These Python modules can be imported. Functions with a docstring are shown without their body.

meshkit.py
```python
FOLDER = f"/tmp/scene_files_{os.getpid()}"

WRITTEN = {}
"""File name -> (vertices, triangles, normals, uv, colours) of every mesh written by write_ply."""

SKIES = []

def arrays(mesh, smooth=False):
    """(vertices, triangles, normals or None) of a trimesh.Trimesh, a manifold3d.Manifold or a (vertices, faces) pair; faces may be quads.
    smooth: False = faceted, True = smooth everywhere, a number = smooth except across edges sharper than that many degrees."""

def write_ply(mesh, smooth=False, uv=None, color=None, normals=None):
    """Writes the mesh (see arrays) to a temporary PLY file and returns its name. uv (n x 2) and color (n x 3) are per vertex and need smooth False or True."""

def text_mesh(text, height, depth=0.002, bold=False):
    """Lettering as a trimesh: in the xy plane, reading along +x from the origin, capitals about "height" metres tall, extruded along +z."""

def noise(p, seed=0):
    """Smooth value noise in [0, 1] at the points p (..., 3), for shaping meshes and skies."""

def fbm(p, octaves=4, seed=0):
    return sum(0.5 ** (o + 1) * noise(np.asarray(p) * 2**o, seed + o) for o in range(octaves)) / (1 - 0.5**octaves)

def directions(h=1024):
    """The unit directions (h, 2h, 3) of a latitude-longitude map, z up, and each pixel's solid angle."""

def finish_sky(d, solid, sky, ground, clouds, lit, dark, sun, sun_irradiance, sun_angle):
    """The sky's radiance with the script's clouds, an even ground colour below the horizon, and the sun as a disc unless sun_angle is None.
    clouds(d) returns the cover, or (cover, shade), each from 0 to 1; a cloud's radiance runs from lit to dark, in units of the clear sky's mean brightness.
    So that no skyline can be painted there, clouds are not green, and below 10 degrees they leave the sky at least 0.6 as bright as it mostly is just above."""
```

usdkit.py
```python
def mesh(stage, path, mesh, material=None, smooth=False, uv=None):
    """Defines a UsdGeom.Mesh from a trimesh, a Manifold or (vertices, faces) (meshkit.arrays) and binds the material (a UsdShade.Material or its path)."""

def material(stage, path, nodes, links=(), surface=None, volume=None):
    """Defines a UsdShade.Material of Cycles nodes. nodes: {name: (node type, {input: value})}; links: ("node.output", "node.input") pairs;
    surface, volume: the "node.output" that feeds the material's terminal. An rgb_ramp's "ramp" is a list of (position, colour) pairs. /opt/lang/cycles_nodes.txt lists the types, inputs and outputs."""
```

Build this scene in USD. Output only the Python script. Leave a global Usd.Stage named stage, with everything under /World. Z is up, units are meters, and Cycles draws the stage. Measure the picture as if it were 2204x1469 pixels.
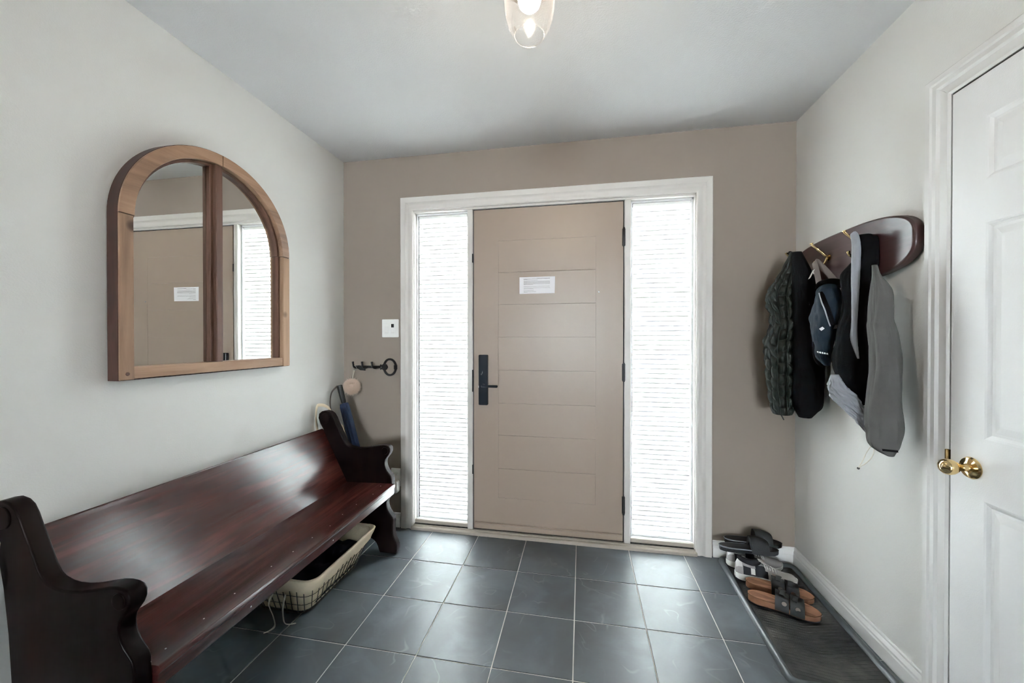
import math, random
import numpy as np, trimesh, manifold3d as m3, usdkit, meshkit
from pxr import Usd, UsdGeom, UsdLux, UsdShade, Gf, Sdf, Vt

stage = Usd.Stage.CreateInMemory()
UsdGeom.SetStageUpAxis(stage, UsdGeom.Tokens.z)
UsdGeom.SetStageMetersPerUnit(stage, 1.0)
world = UsdGeom.Xform.Define(stage, '/World'); stage.SetDefaultPrim(world.GetPrim())
UsdGeom.Scope.Define(stage, '/World/Looks')
PI = math.pi

# ------------------------------------------------------------ camera, light, exposure
EXPOSURE = 5.0
SKY = 0.63                      # overcast daylight outside the sidelights
LAMP = 6.8                    # the bulb in the ceiling lamp
REAR_FILL = 0.06                      # added fill light, set in an added window of the unseen room behind
cam = UsdGeom.Camera.Define(stage, '/World/camera')
cam.CreateHorizontalApertureAttr(36.0); cam.CreateVerticalApertureAttr(36.0 * 1469 / 2204)
cam.CreateFocalLengthAttr(36.0 * 821.56 / 2204)
cam.CreateClippingRangeAttr(Gf.Vec2f(0.02, 100))
cam.AddTranslateOp().Set(Gf.Vec3d(1.5911, -2.3514, 1.2407))
cam.AddRotateXYZOp().Set(Gf.Vec3f(90 - 0.333, 0.0, 10.319))
cam.CreateExposureAttr(EXPOSURE)
dome = UsdLux.DomeLight.Define(stage, '/World/sky_light')
dome.CreateIntensityAttr(SKY); dome.CreateColorAttr(Gf.Vec3f(0.90, 0.965, 1.04))
rear_fill = UsdLux.RectLight.Define(stage, '/World/hall_window_light')  # added area light, unseen, brightens the entry from behind
rear_fill.CreateWidthAttr(1.7); rear_fill.CreateHeightAttr(1.25); rear_fill.CreateIntensityAttr(REAR_FILL); rear_fill.CreateColorAttr(Gf.Vec3f(0.95, 0.98, 1.0))
rear_fill.AddTranslateOp().Set(Gf.Vec3d(1.38, -8.54, 1.45)); rear_fill.AddRotateXYZOp().Set(Gf.Vec3f(90, 0, 0))

W, H = 2.753, 2.44              # room width and ceiling height; left wall x = 0, door wall y = 0

# ------------------------------------------------------------ prim helpers
used = {}
def uniq(parent, name):
    k = (parent, name); n = used.get(k, -1) + 1; used[k] = n
    return f'{parent}/{name}' if n == 0 else f'{parent}/{name}_{n:03d}'
class T:
    def __init__(s, path, prim, loc=(0, 0, 0), rotz=0): s.path, s.prim, s.loc, s.rot = path, prim, np.array(loc, float), rotz
def meta(prim, label=None, cat=None, group=None, kind=None):
    for k, v in (('label', label), ('category', cat), ('group', group), ('kind', kind)):
        if v: prim.SetCustomDataByKey(k, v)
def thing(name, label=None, cat=None, loc=(0, 0, 0), rotz=0, group=None, kind=None, rotx=0):
    p = uniq('/World', name); x = UsdGeom.Xform.Define(stage, p)
    x.AddTranslateOp().Set(Gf.Vec3d(*map(float, loc)))
    x.AddRotateXYZOp().Set(Gf.Vec3f(float(rotx), 0, float(rotz)))
    meta(x.GetPrim(), label, cat, group, kind)
    return T(p, x.GetPrim(), loc, rotz)
def dup(src, label, loc, rotz, rotx=0, group=None):
    p = uniq('/World', src.path.rsplit('/', 1)[1]); x = UsdGeom.Xform.Define(stage, p)
    x.AddTranslateOp().Set(Gf.Vec3d(*map(float, loc))); x.AddRotateXYZOp().Set(Gf.Vec3f(float(rotx), 0, float(rotz)))
    pr = x.GetPrim(); meta(pr, label, src.prim.GetCustomDataByKey('category'), group or src.prim.GetCustomDataByKey('group'))
    pr.GetReferences().AddInternalReference(src.path); pr.SetInstanceable(True)
    return T(p, pr, loc, rotz)
def arr(mesh):
    v, f, _ = meshkit.arrays(mesh, False); return v, f
def cat(ms):
    V, F, n = [], [], 0
    for m in ms:
        v, f = arr(m); V.append(v); F.append(f + n); n += len(v)
    return np.vstack(V), np.vstack(F)
def part(parent, name, mesh, mat, smooth=35, label=None, kind=None, local=False):
    """mesh in world coordinates (moved to the parent's base), or local ones"""
    if isinstance(mesh, list): mesh = cat(mesh)
    v, f = arr(mesh)
    off = np.zeros(3)
    if not local:
        q = parent
        while q is not None: off = off + q.loc; q = getattr(q, 'up', None)
    p = uniq(parent.path, name)
    m = usdkit.mesh(stage, p, trimesh.Trimesh(v - off, f, process=False), MATS[mat], smooth=smooth)
    meta(m.GetPrim(), label, None, None, kind)
    t = T(p, m.GetPrim()); t.up = parent if not local else None
    return t

# ------------------------------------------------------------ shape helpers
def box(x0, x1, y0, y1, z0, z1, b=0.0):
    lo, hi = np.array([x0, y0, z0], float), np.array([x1, y1, z1], float)
    b = min(b, 0.49 * (hi - lo).min())
    if b <= 0:
        m = trimesh.creation.box(hi - lo); m.apply_translation((lo + hi) / 2); return m
    pts = []
    for sx in (0, 1):
        for sy in (0, 1):
            for sz in (0, 1):
                c = np.array([(lo, hi)[s][k] for k, s in enumerate((sx, sy, sz))])
                d = np.array([1 - 2 * sx, 1 - 2 * sy, 1 - 2 * sz]) * b
                for k in range(3):
                    q = c + d; q[k] = c[k]; pts.append(q)
    return trimesh.Trimesh(pts).convex_hull
def rings(R, cap=True, closed=True):
    """loft of equally long rings (closed loops) R[i][j]"""
    R = np.asarray(R, float); n, k = R.shape[:2]
    v = R.reshape(-1, 3); i, j = np.meshgrid(np.arange(n - 1), np.arange(k if closed else k - 1), indexing='ij')
    a, b = i * k + j, i * k + (j + 1) % k
    q = np.stack([a, b, b + k, a + k], -1).reshape(-1, 4)
    f = np.vstack([q[:, [0, 1, 2]], q[:, [0, 2, 3]]])
    if cap:
        c0, c1 = len(v), len(v) + 1
        v = np.vstack([v, R[0].mean(0), R[-1].mean(0)])
        jj = np.arange(k)
        f = np.vstack([f, np.stack([np.full(k, c0), (jj + 1) % k, jj], 1), np.stack([np.full(k, c1), (n - 1) * k + jj, (n - 1) * k + (jj + 1) % k], 1)])
    return v, f
def smooth_path(pts, n):
    pts = np.asarray(pts, float); m = len(pts)
    if m < 3: return np.array([pts[0] + (pts[-1] - pts[0]) * t for t in np.linspace(0, 1, n)])
    P = np.vstack([2 * pts[0] - pts[1], pts, 2 * pts[-1] - pts[-2]])
    out = []
    for t in np.linspace(0, m - 1 - 1e-9, n):
        i = int(t); u = t - i; a, b, c, d = P[i:i + 4]
        out.append(0.5 * (2 * b + (c - a) * u + (2 * a - 5 * b + 4 * c - d) * u * u + (3 * b - a - 3 * c + d) * u ** 3))
    return np.array(out)
def tube(pts, r, sides=8, n=None, flat=1.0, up=(0, 0, 1)):
    """tube along pts; flat < 1 squashes it (a strap) across the direction up"""
    p = smooth_path(pts, n) if n else np.asarray(pts, float)
    t = np.gradient(p, axis=0); t /= np.linalg.norm(t, axis=1, keepdims=True) + 1e-12
    u = np.asarray(up, float); u = np.where(np.abs(t @ u)[:, None] > 0.95, [1.0, 0.13, 0], u)
    a = np.cross(t, u); a /= np.linalg.norm(a, axis=1, keepdims=True) + 1e-12
    b = np.cross(t, a); ang = np.arange(sides) * 2 * PI / sides
    rr = np.broadcast_to(r, (len(p),))[:, None, None]
    R = p[:, None] + rr * (np.cos(ang)[None, :, None] * a[:, None] + flat * np.sin(ang)[None, :, None] * b[:, None])
    return rings(R)
def lathe(profile, center=(0, 0, 0), n=40, axis='z'):
    """closed solid of revolution, profile (r, h) from one end to the other"""
    ang = np.arange(n) * 2 * PI / n
    R = np.array([[(max(r, 1e-5) * math.cos(a), max(r, 1e-5) * math.sin(a), h) for a in ang] for r, h in profile])
    if axis == 'x': R = R[..., [2, 0, 1]]
    if axis == 'y': R = R[..., [1, 2, 0]]
    return rings(R + np.asarray(center))
def offset_ring(p, d):
    """closed 2D polygon (ccw) moved inward by d"""
    e = np.roll(p, -1, 0) - p; e /= np.linalg.norm(e, axis=1, keepdims=True) + 1e-12
    nrm = np.stack([-e[:, 1], e[:, 0]], 1); m = nrm + np.roll(nrm, 1, 0); m /= np.linalg.norm(m, axis=1, keepdims=True) + 1e-12
    c = np.maximum(0.4, (m * nrm).sum(1, keepdims=True))
    return p + m * d / c
def plate(poly, t, b=0.003, to=None, steps=2):
    """2D polygon extruded by t with a rounded edge b; to(u, v, w) -> xyz"""
    p = np.asarray(poly, float)
    if 0.5 * np.sum(p[:, 0] * np.roll(p[:, 1], -1) - np.roll(p[:, 0], -1) * p[:, 1]) < 0: p = p[::-1]
    ps = []
    for k in range(steps + 1):
        a = k / steps * PI / 2; ps.append((b * (1 - math.sin(a)), b * (1 - math.cos(a))))
    lay = ps + [(i, t - w) for i, w in ps[::-1]]
    R = np.array([np.column_stack([offset_ring(p, i), np.full(len(p), w)]) for i, w in lay])
    v, f = rings(R, cap=False); k = len(p)
    tri = np.array(m3.triangulate([R[0][:, :2]]))
    f = np.vstack([f, tri[:, ::-1], tri + (len(R) - 1) * k])
    if to is not None:
        w = np.array([to(*q) for q in v])
        e = np.array(to(1, 0, 0)) - np.array(to(0, 0, 0)), np.array(to(0, 1, 0)) - np.array(to(0, 0, 0)), np.array(to(0, 0, 1)) - np.array(to(0, 0, 0))
        if np.linalg.det(np.array(e)) < 0: f = f[:, ::-1]
        v = w
    return v, f
def interp_rows(rows, n):
    rows = np.asarray(rows, float); return smooth_path(rows, n)
def xform(m, rot=0, loc=(0, 0, 0)):
    v, f = arr(m); c, s = math.cos(rot), math.sin(rot)
    return v @ np.array([[c, s, 0], [-s, c, 0], [0, 0, 1]]) + np.asarray(loc), f

# ------------------------------------------------------------ materials
MATS = {}
def mat(name, nodes, links, surface='p.BSDF'):
    MATS[name] = usdkit.material(stage, f'/World/Looks/{name}', nodes, links, surface=surface)
def plain(name, col, rough=0.5, metal=0.0, bump=0.0, scale=300.0, spec=0.5, var=0.0, coat=0.0, sheen=0.0):
    nd = {'p': ('principled_bsdf', {'base_color': col, 'roughness': rough, 'metallic': metal, 'specular_ior_level': spec, 'coat_weight': coat, 'coat_roughness': 0.12, 'sheen_weight': sheen})}
    ln = []
    if bump or var: nd['c'] = ('geometry', {}); 
    if bump:
        nd['n'] = ('noise_texture', {'scale': scale, 'detail': 3.0}); nd['b'] = ('bump', {'strength': 1.0, 'distance': bump})
        ln += [('c.position', 'n.vector'), ('n.fac', 'b.height'), ('b.normal', 'p.normal')]
    if var:
        nd['m'] = ('noise_texture', {'scale': 9.0, 'detail': 4.0, 'roughness': 0.6})
        nd['r'] = ('rgb_ramp', {'ramp': [(0.3, tuple(c * (1 - var) for c in col)), (0.7, tuple(min(1, c * (1 + var)) for c in col))]})
        ln += [('c.position', 'm.vector'), ('m.fac', 'r.fac'), ('r.color', 'p.base_color')]
    mat(name, nd, ln)
def wood(name, dark, mid, light, stretch=(40, 3, 40), rough=0.35, coat=0.0, knots=0.0, rvar=0.1, bump=0.0004, spec=0.5):
    nd = {'c': ('geometry', {}), 'mp': ('mapping', {'scale': stretch}),
          'n': ('noise_texture', {'scale': 1.0, 'detail': 6.0, 'roughness': 0.6, 'distortion': 0.6}),
          'mp2': ('mapping', {'scale': tuple(s * 0.16 for s in stretch)}), 'n2': ('noise_texture', {'scale': 1.0, 'detail': 3.0, 'roughness': 0.55}),
          'mx': ('mix_float', {'fac': 0.55}), 'r': ('rgb_ramp', {'ramp': [(0.32, dark), (0.5, mid), (0.66, light)]}),
          'rr': ('map_range', {'from_min': 0.35, 'from_max': 0.65, 'to_min': rough - rvar, 'to_max': rough + rvar}),
          'b': ('bump', {'strength': 0.6, 'distance': bump}), 'p': ('principled_bsdf', {'coat_weight': coat, 'coat_roughness': 0.17, 'specular_ior_level': spec})}
    ln = [('c.position', 'mp.vector'), ('mp.vector', 'n.vector'), ('c.position', 'mp2.vector'), ('mp2.vector', 'n2.vector'), ('n.fac', 'mx.a'), ('n2.fac', 'mx.b'),
          ('mx.value' if False else 'mx.result', 'r.fac'), ('n2.fac', 'rr.value'), ('rr.result', 'p.roughness'), ('n.fac', 'b.height'), ('b.normal', 'p.normal')]
    if knots:
        nd['v'] = ('voronoi_texture', {'scale': knots}); nd['vr'] = ('rgb_ramp', {'ramp': [(0.0, (0.12, 0.09, 0.07)), (0.10, (0.35, 0.3, 0.27)), (0.2, (1, 1, 1))]})
        nd['vm'] = ('mix', {'mix_type': 'multiply', 'fac': 1.0})
        ln += [('c.position', 'v.vector'), ('v.distance', 'vr.fac'), ('r.color', 'vm.color1'), ('vr.color', 'vm.color2'), ('vm.color', 'p.base_color')]
    else: ln.append(('r.color', 'p.base_color'))
    mat(name, nd, ln)

plain('wall_paint', (0.70, 0.695, 0.67), 0.62, bump=0.0004, scale=180, spec=0.3)
plain('entry_wall_taupe_shaded', (0.29, 0.242, 0.203), 0.62, bump=0.0004, scale=180, spec=0.3)  # taupe paint, darkened further so the colour carries the shade on this wall
plain('ceiling_paint', (0.69, 0.695, 0.70), 0.8, bump=0.0013, scale=150, spec=0.2)
plain('unseen_wall_grey', (0.33, 0.33, 0.31), 0.7)  # unseen far wall, kept darker so less light bounces back
plain('trim_paint', (0.70, 0.69, 0.675), 0.38)
plain('trim_paint_shaded', (0.62, 0.585, 0.55), 0.38)  # same white trim paint, greyed and warmed to carry the dimmer entry light
plain('closet_door_paint', (0.80, 0.80, 0.80), 0.34, bump=0.0003, scale=260)
plain('front_door_paint', (0.35, 0.27, 0.213), 0.36, bump=0.00025, scale=240)
plain('sill_paint', (0.40, 0.35, 0.30), 0.5)
plain('grout', (0.56, 0.54, 0.50), 0.85, bump=0.001, scale=500, var=0.12)
plain('black_metal', (0.012, 0.012, 0.014), 0.38, spec=0.5)
plain('lock_black', (0.006, 0.009, 0.016), 0.22)
plain('dark_gap', (0.02, 0.019, 0.018), 0.7)
plain('brass', (0.80, 0.60, 0.30), 0.10, metal=1.0)
plain('steel', (0.55, 0.55, 0.55), 0.3, metal=1.0)
plain('white_plastic', (0.82, 0.81, 0.79), 0.35)
plain('black_plastic', (0.015, 0.015, 0.016), 0.4)
plain('paper', (0.80, 0.78, 0.80), 0.85)
plain('ink', (0.30, 0.28, 0.28), 0.9)
plain('ink_dark', (0.10, 0.09, 0.09), 0.9)
plain('quilt_green', (0.0075, 0.0105, 0.008), 0.40, bump=0.0008, scale=420, spec=0.3)
plain('black_fabric', (0.004, 0.004, 0.005), 0.9, spec=0.15, bump=0.0006, scale=500)
plain('navy_fabric', (0.0065, 0.015, 0.028), 0.65, spec=0.3, bump=0.0007, scale=500, var=0.2)
plain('umbrella_navy', (0.022, 0.042, 0.11), 0.5, bump=0.0005, scale=300)
plain('navy_dark', (0.004, 0.006, 0.013), 0.8, bump=0.0006, scale=400, spec=0.25)
plain('grey_fabric', (0.11, 0.107, 0.103), 0.8, spec=0.25, bump=0.0007, scale=500, var=0.12)
plain('light_grey_fabric', (0.30, 0.31, 0.34), 0.75, bump=0.0007, scale=500, var=0.12)
plain('white_print', (0.80, 0.80, 0.80), 0.6)
plain('cream_canvas', (0.62, 0.52, 0.375), 0.9, bump=0.0012, scale=420, var=0.12)
plain('ribbon', (0.72, 0.67, 0.58), 0.8)
plain('taupe_web', (0.13, 0.105, 0.095), 0.8, bump=0.0005, scale=700)
plain('wire', (0.05, 0.042, 0.035), 0.5, metal=0.4)
plain('fur', (0.80, 0.64, 0.52), 0.9, sheen=0.3)
plain('cork', (0.23, 0.105, 0.055), 0.85, bump=0.0012, scale=380, var=0.25)
plain('suede', (0.34, 0.155, 0.085), 0.8, bump=0.0005, scale=500, var=0.2)
plain('sandal_strap', (0.016, 0.016, 0.017), 0.55, bump=0.0005, scale=300, var=0.3)
plain('tray_rim_sheen', (0.055, 0.064, 0.072), 0.33, spec=0.6)  # black rubber lifted to blue-grey, standing in for daylight reflected on the rim
plain('black_rubber', (0.014, 0.014, 0.016), 0.48, bump=0.0004, scale=250)
plain('slide_edge', (0.20, 0.21, 0.24), 0.6)
plain('buckle_metal', (0.45, 0.36, 0.32), 0.35, metal=0.7)
plain('sneaker_grey', (0.42, 0.385, 0.38), 0.75, bump=0.0008, scale=700, var=0.1)
plain('sneaker_white', (0.72, 0.71, 0.68), 0.6)
plain('sneaker_dark', (0.012, 0.012, 0.018), 0.7, bump=0.0005, scale=600)
plain('window_vinyl', (0.66, 0.66, 0.67), 0.35)
plain('porch_concrete', (0.36, 0.35, 0.34), 0.9, var=0.1)
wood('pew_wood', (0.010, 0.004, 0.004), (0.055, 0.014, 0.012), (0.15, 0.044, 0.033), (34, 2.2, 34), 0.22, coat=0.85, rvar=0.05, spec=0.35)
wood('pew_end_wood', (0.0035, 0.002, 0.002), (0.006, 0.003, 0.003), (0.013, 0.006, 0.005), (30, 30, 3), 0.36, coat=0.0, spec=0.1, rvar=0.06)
wood('floorboard_wood', (0.03, 0.017, 0.01), (0.07, 0.04, 0.024), (0.11, 0.065, 0.04), (20, 1.6, 20), 0.4)
wood('rack_wood', (0.014, 0.006, 0.006), (0.034, 0.012, 0.012), (0.065, 0.024, 0.023), (34, 2.6, 34), 0.32, coat=0.4, rvar=0.06)
wood('frame_wood', (0.14, 0.075, 0.042), (0.32, 0.192, 0.112), (0.46, 0.295, 0.185), (26, 26, 2.2), 0.55, knots=8.0)
wood('frame_wood_flat', (0.14, 0.075, 0.043), (0.33, 0.195, 0.115), (0.47, 0.30, 0.19), (26, 2.2, 26), 0.55, knots=8.0)
wood('frame_edge_wood', (0.022, 0.008, 0.006), (0.05, 0.018, 0.012), (0.10, 0.040, 0.027), (22, 5, 5), 0.5)
wood('muntin_wood', (0.04, 0.017, 0.011), (0.10, 0.045, 0.027), (0.17, 0.08, 0.05), (30, 30, 2.2), 0.5)
mat('mirror_silver', {'g': ('glossy_bsdf', {'color': (0.86, 0.88, 0.86), 'roughness': 0.0})}, [], 'g.BSDF')
# slate tiles: every tile its own cloud pattern, veins and gloss
mat('slate_tile', {
    'c': ('geometry', {}), 'o': ('object_info', {}), 'k': ('math', {'math_type': 'multiply', 'value2': 37.0}),
    'n': ('noise_texture', {'dimensions': '4D', 'scale': 3.2, 'detail': 5.0, 'roughness': 0.52, 'distortion': 0.8}),
    'r': ('rgb_ramp', {'ramp': [(0.32, (0.022, 0.029, 0.036)), (0.5, (0.042, 0.055, 0.066)), (0.68, (0.092, 0.114, 0.132))]}),
    'w': ('noise_texture', {'dimensions': '4D', 'scale': 2.2, 'detail': 2.0, 'distortion': 2.2}),
    'wv': ('rgb_ramp', {'ramp': [(0.486, (0, 0, 0)), (0.498, (0.5, 0.5, 0.5)), (0.503, (0.5, 0.5, 0.5)), (0.514, (0, 0, 0))]}),
    'vn': ('noise_texture', {'scale': 7.0, 'detail': 1.0}), 'vr': ('rgb_ramp', {'ramp': [(0.50, (0, 0, 0)), (0.64, (0.65, 0.65, 0.65))]}),
    'vm': ('mix', {'mix_type': 'multiply', 'fac': 1.0}),
    'mx': ('mix', {'color2': (0.20, 0.215, 0.22)}),
    'rr': ('map_range', {'from_min': 0.3, 'from_max': 0.7, 'to_min': 0.50, 'to_max': 0.60}),
    'n3': ('noise_texture', {'dimensions': '4D', 'scale': 9.0, 'detail': 5.0, 'roughness': 0.55}), 'b': ('bump', {'strength': 0.6, 'distance': 0.0022}),
    'p': ('principled_bsdf', {'specular_ior_level': 0.8, 'coat_weight': 0.7, 'coat_roughness': 0.28, 'coat_ior': 1.55})},
    [('o.random', 'k.value1'), ('k.value', 'n.w'), ('k.value', 'w.w'), ('k.value', 'n3.w'), ('c.position', 'n.vector'), ('c.position', 'w.vector'), ('c.position', 'n3.vector'), ('c.position', 'vn.vector'),
     ('n.fac', 'r.fac'), ('w.fac', 'wv.fac'), ('vn.fac', 'vr.fac'), ('wv.color', 'vm.color1'), ('vr.color', 'vm.color2'), ('vm.color', 'mx.fac'), ('r.color', 'mx.color1'), ('mx.color', 'p.base_color'),
     ('n.fac', 'rr.value'), ('rr.result', 'p.roughness'), ('n3.fac', 'b.height'), ('b.normal', 'p.normal'), ('b.normal', 'p.coat_normal')])
mat('boot_rubber', {'c': ('geometry', {}), 'n': ('noise_texture', {'scale': 6.0, 'detail': 5.0, 'roughness': 0.6}),
    'r': ('rgb_ramp', {'ramp': [(0.40, (0.012, 0.012, 0.013)), (0.53, (0.028, 0.027, 0.026)), (0.68, (0.085, 0.078, 0.070))]}),
    'p': ('principled_bsdf', {'roughness': 0.42})}, [('c.position', 'n.vector'), ('n.fac', 'r.fac'), ('r.color', 'p.base_color')])
# clear window pane, shade cloth, lamp glass, bulb
mat('pane_glass', {'f': ('fresnel', {'IOR': 1.5}), 't': ('transparent_bsdf', {'color': (0.97, 0.99, 0.98)}), 'g': ('glossy_bsdf', {'color': (1, 1, 1), 'roughness': 0.0}), 'm': ('mix_closure', {})},
    [('f.fac', 'm.fac'), ('t.BSDF', 'm.closure1'), ('g.BSDF', 'm.closure2')], 'm.closure')
mat('shade_cloth', {'d': ('diffuse_bsdf', {'color': (0.80, 0.80, 0.78)}), 't': ('translucent_bsdf', {'color': (0.84, 0.84, 0.82)}), 'm': ('mix_closure', {'fac': 0.70})},
    [('d.BSDF', 'm.closure1'), ('t.BSDF', 'm.closure2')], 'm.closure')
mat('shade_tape', {'d': ('diffuse_bsdf', {'color': (0.80, 0.80, 0.78)}), 't': ('translucent_bsdf', {'color': (0.84, 0.84, 0.82)}), 'm': ('mix_closure', {'fac': 0.03})},
    [('d.BSDF', 'm.closure1'), ('t.BSDF', 'm.closure2')], 'm.closure')
mat('lamp_glass', {'f': ('layer_weight', {'blend': 0.25}), 't': ('transparent_bsdf', {'color': (0.985, 0.98, 0.975)}), 'g': ('glossy_bsdf', {'color': (1, 1, 1), 'roughness': 0.12}), 'gf': ('math', {'math_type': 'multiply', 'value2': 0.35}), 'm': ('mix_closure', {}),
    'd': ('translucent_bsdf', {'color': (0.92, 0.87, 0.85)}), 'df': ('map_range', {'from_min': 0.0, 'from_max': 1.0, 'to_min': 0.0080, 'to_max': 0.024}), 'm2': ('mix_closure', {})},
    [('f.fresnel', 'gf.value1'), ('gf.value', 'm.fac'), ('t.BSDF', 'm.closure1'), ('g.BSDF', 'm.closure2'), ('f.facing', 'df.value'), ('df.result', 'm2.fac'), ('m.closure', 'm2.closure1'), ('d.BSDF', 'm2.closure2')], 'm2.closure')
mat('bulb_glow', {'e': ('emission', {'color': (1.0, 0.84, 0.66), 'strength': LAMP})}, [], 'e.emission')

# ------------------------------------------------------------ room shell
YB, YE = -8.6, -1.92        # past y = YE an unseen wide room, added to thin out bounced light
RX0, RX1 = -3.2, 5.8
def wall(name, label, m, mt):
    t = thing(name, label, 'wall', kind='structure'); part(t, 'wall_face', m, mt, smooth=False); return t
wl = wall('wall_left', 'pale grey painted wall behind the church pew and the arched mirror', [box(-0.12, 0, YE, 0.14, -0.1, H + 0.1), box(RX0, -0.12, YE, YE + 0.12, -0.1, H + 0.1), box(RX0 - 0.12, RX0, YB - 0.1, YE + 0.12, -0.1, H + 0.1)], 'wall_paint')
wr = wall('wall_right', 'pale grey painted wall behind the coat rack and closet door', [box(W, W + 0.12, YE, 0.14, -0.1, H + 0.1), box(W + 0.12, RX1, YE, YE + 0.12, -0.1, H + 0.1), box(RX1, RX1 + 0.12, YB - 0.1, YE + 0.12, -0.1, H + 0.1)], 'wall_paint')
OX0, OX1, OZ = 0.500, 2.243, 2.090                        # rough opening of the entry
wb = wall('wall_back', 'taupe painted wall, its colour darkened for shade, around the front door and its two sidelights',
          [box(0, OX0, 0, 0.14, -0.1, H + 0.1), box(OX1, W, 0, 0.14, -0.1, H + 0.1), box(OX0, OX1, 0, 0.14, OZ, H + 0.1)], 'entry_wall_taupe_shaded')
hx0, hx1, hz0, hz1 = 0.5, 2.26, 0.8, 2.1
wf = wall('wall_front', 'unseen mid grey wall closing the added room behind, pierced by an added window',
          [box(RX0 - 0.12, hx0, YB - 0.12, YB, -0.1, H + 0.1), box(hx1, RX1 + 0.12, YB - 0.12, YB, -0.1, H + 0.1), box(hx0, hx1, YB - 0.12, YB, -0.1, hz0), box(hx0, hx1, YB - 0.12, YB, hz1, H + 0.1)], 'unseen_wall_grey')
t = thing('window_3', 'added white framed window holding the fill light in the unseen room behind', 'window', kind='structure')
part(t, 'window_frame', [box(hx0, hx0 + 0.04, YB - 0.1, YB + 0.012, hz0, hz1, 0.003), box(hx1 - 0.04, hx1, YB - 0.1, YB + 0.012, hz0, hz1, 0.003), box(hx0, hx1, YB - 0.1, YB + 0.012, hz0, hz0 + 0.04, 0.003), box(hx0, hx1, YB - 0.1, YB + 0.012, hz1 - 0.04, hz1, 0.003)], 'window_vinyl')
part(t, 'pane', box(hx0 + 0.04, hx1 - 0.04, YB - 0.06, YB - 0.05, hz0 + 0.04, hz1 - 0.04), 'pane_glass', smooth=False)
ce = thing('ceiling', 'white stippled ceiling over the whole hallway', 'ceiling', kind='structure')
part(ce, 'ceiling_face', box(RX0 - 0.12, RX1 + 0.12, YB - 0.12, 0.14, H, H + 0.12), 'ceiling_paint', smooth=False)

# floor: slate tiles, each a piece, in a bed of pale grout
fl = thing('floor', 'dark slate tile floor with pale grout lines', 'floor', kind='structure')
part(fl, 'grout', box(-0.02, W + 0.02, YE, 0.02, -0.06, -0.0022), 'grout', smooth=False)
nb = 30
for i in range(nb):
    part(fl, 'floorboard', box(RX0 - 0.05 + (RX1 - RX0 + 0.1) * i / nb, RX0 - 0.05 + (RX1 - RX0 + 0.1) * (i + 1) / nb - 0.003, YB - 0.05, YE - 0.002, -0.06, 0.0, 0.001), 'floorboard_wood', smooth=False)
rng = random.Random(5)
TS, TX0, TY0, G = 0.3046, 0.6474, -0.3431, 0.0045
xs = [TX0 + TS * k for k in range(-2, 8)]; ys = [TY0 - TS * k for k in range(0, 6)]
xcuts = [0.002] + [x for x in xs if 0.02 < x < W - 0.02] + [W - 0.002]
ycuts = [0.0] + [y for y in ys if y > YE + 0.02] + [YE + 0.002]
for j in range(len(ycuts) - 1):
    for i in range(len(xcuts) - 1):
        x0, x1, y1, y0 = xcuts[i] + G / 2, xcuts[i + 1] - G / 2, ycuts[j] - G / 2, ycuts[j + 1] + G / 2
        dz = rng.uniform(-0.0004, 0.0004); m = box(x0, x1, y0, y1, -0.012, dz, 0.0012)
        part(fl, 'tile', m, 'slate_tile', smooth=False)
gr = thing('ground', 'grey concrete porch outside the front door', 'ground', kind='structure')
part(gr, 'porch_slab', box(-3, 6, 0.16, 5, -0.2, -0.06), 'porch_concrete', smooth=False)

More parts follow.
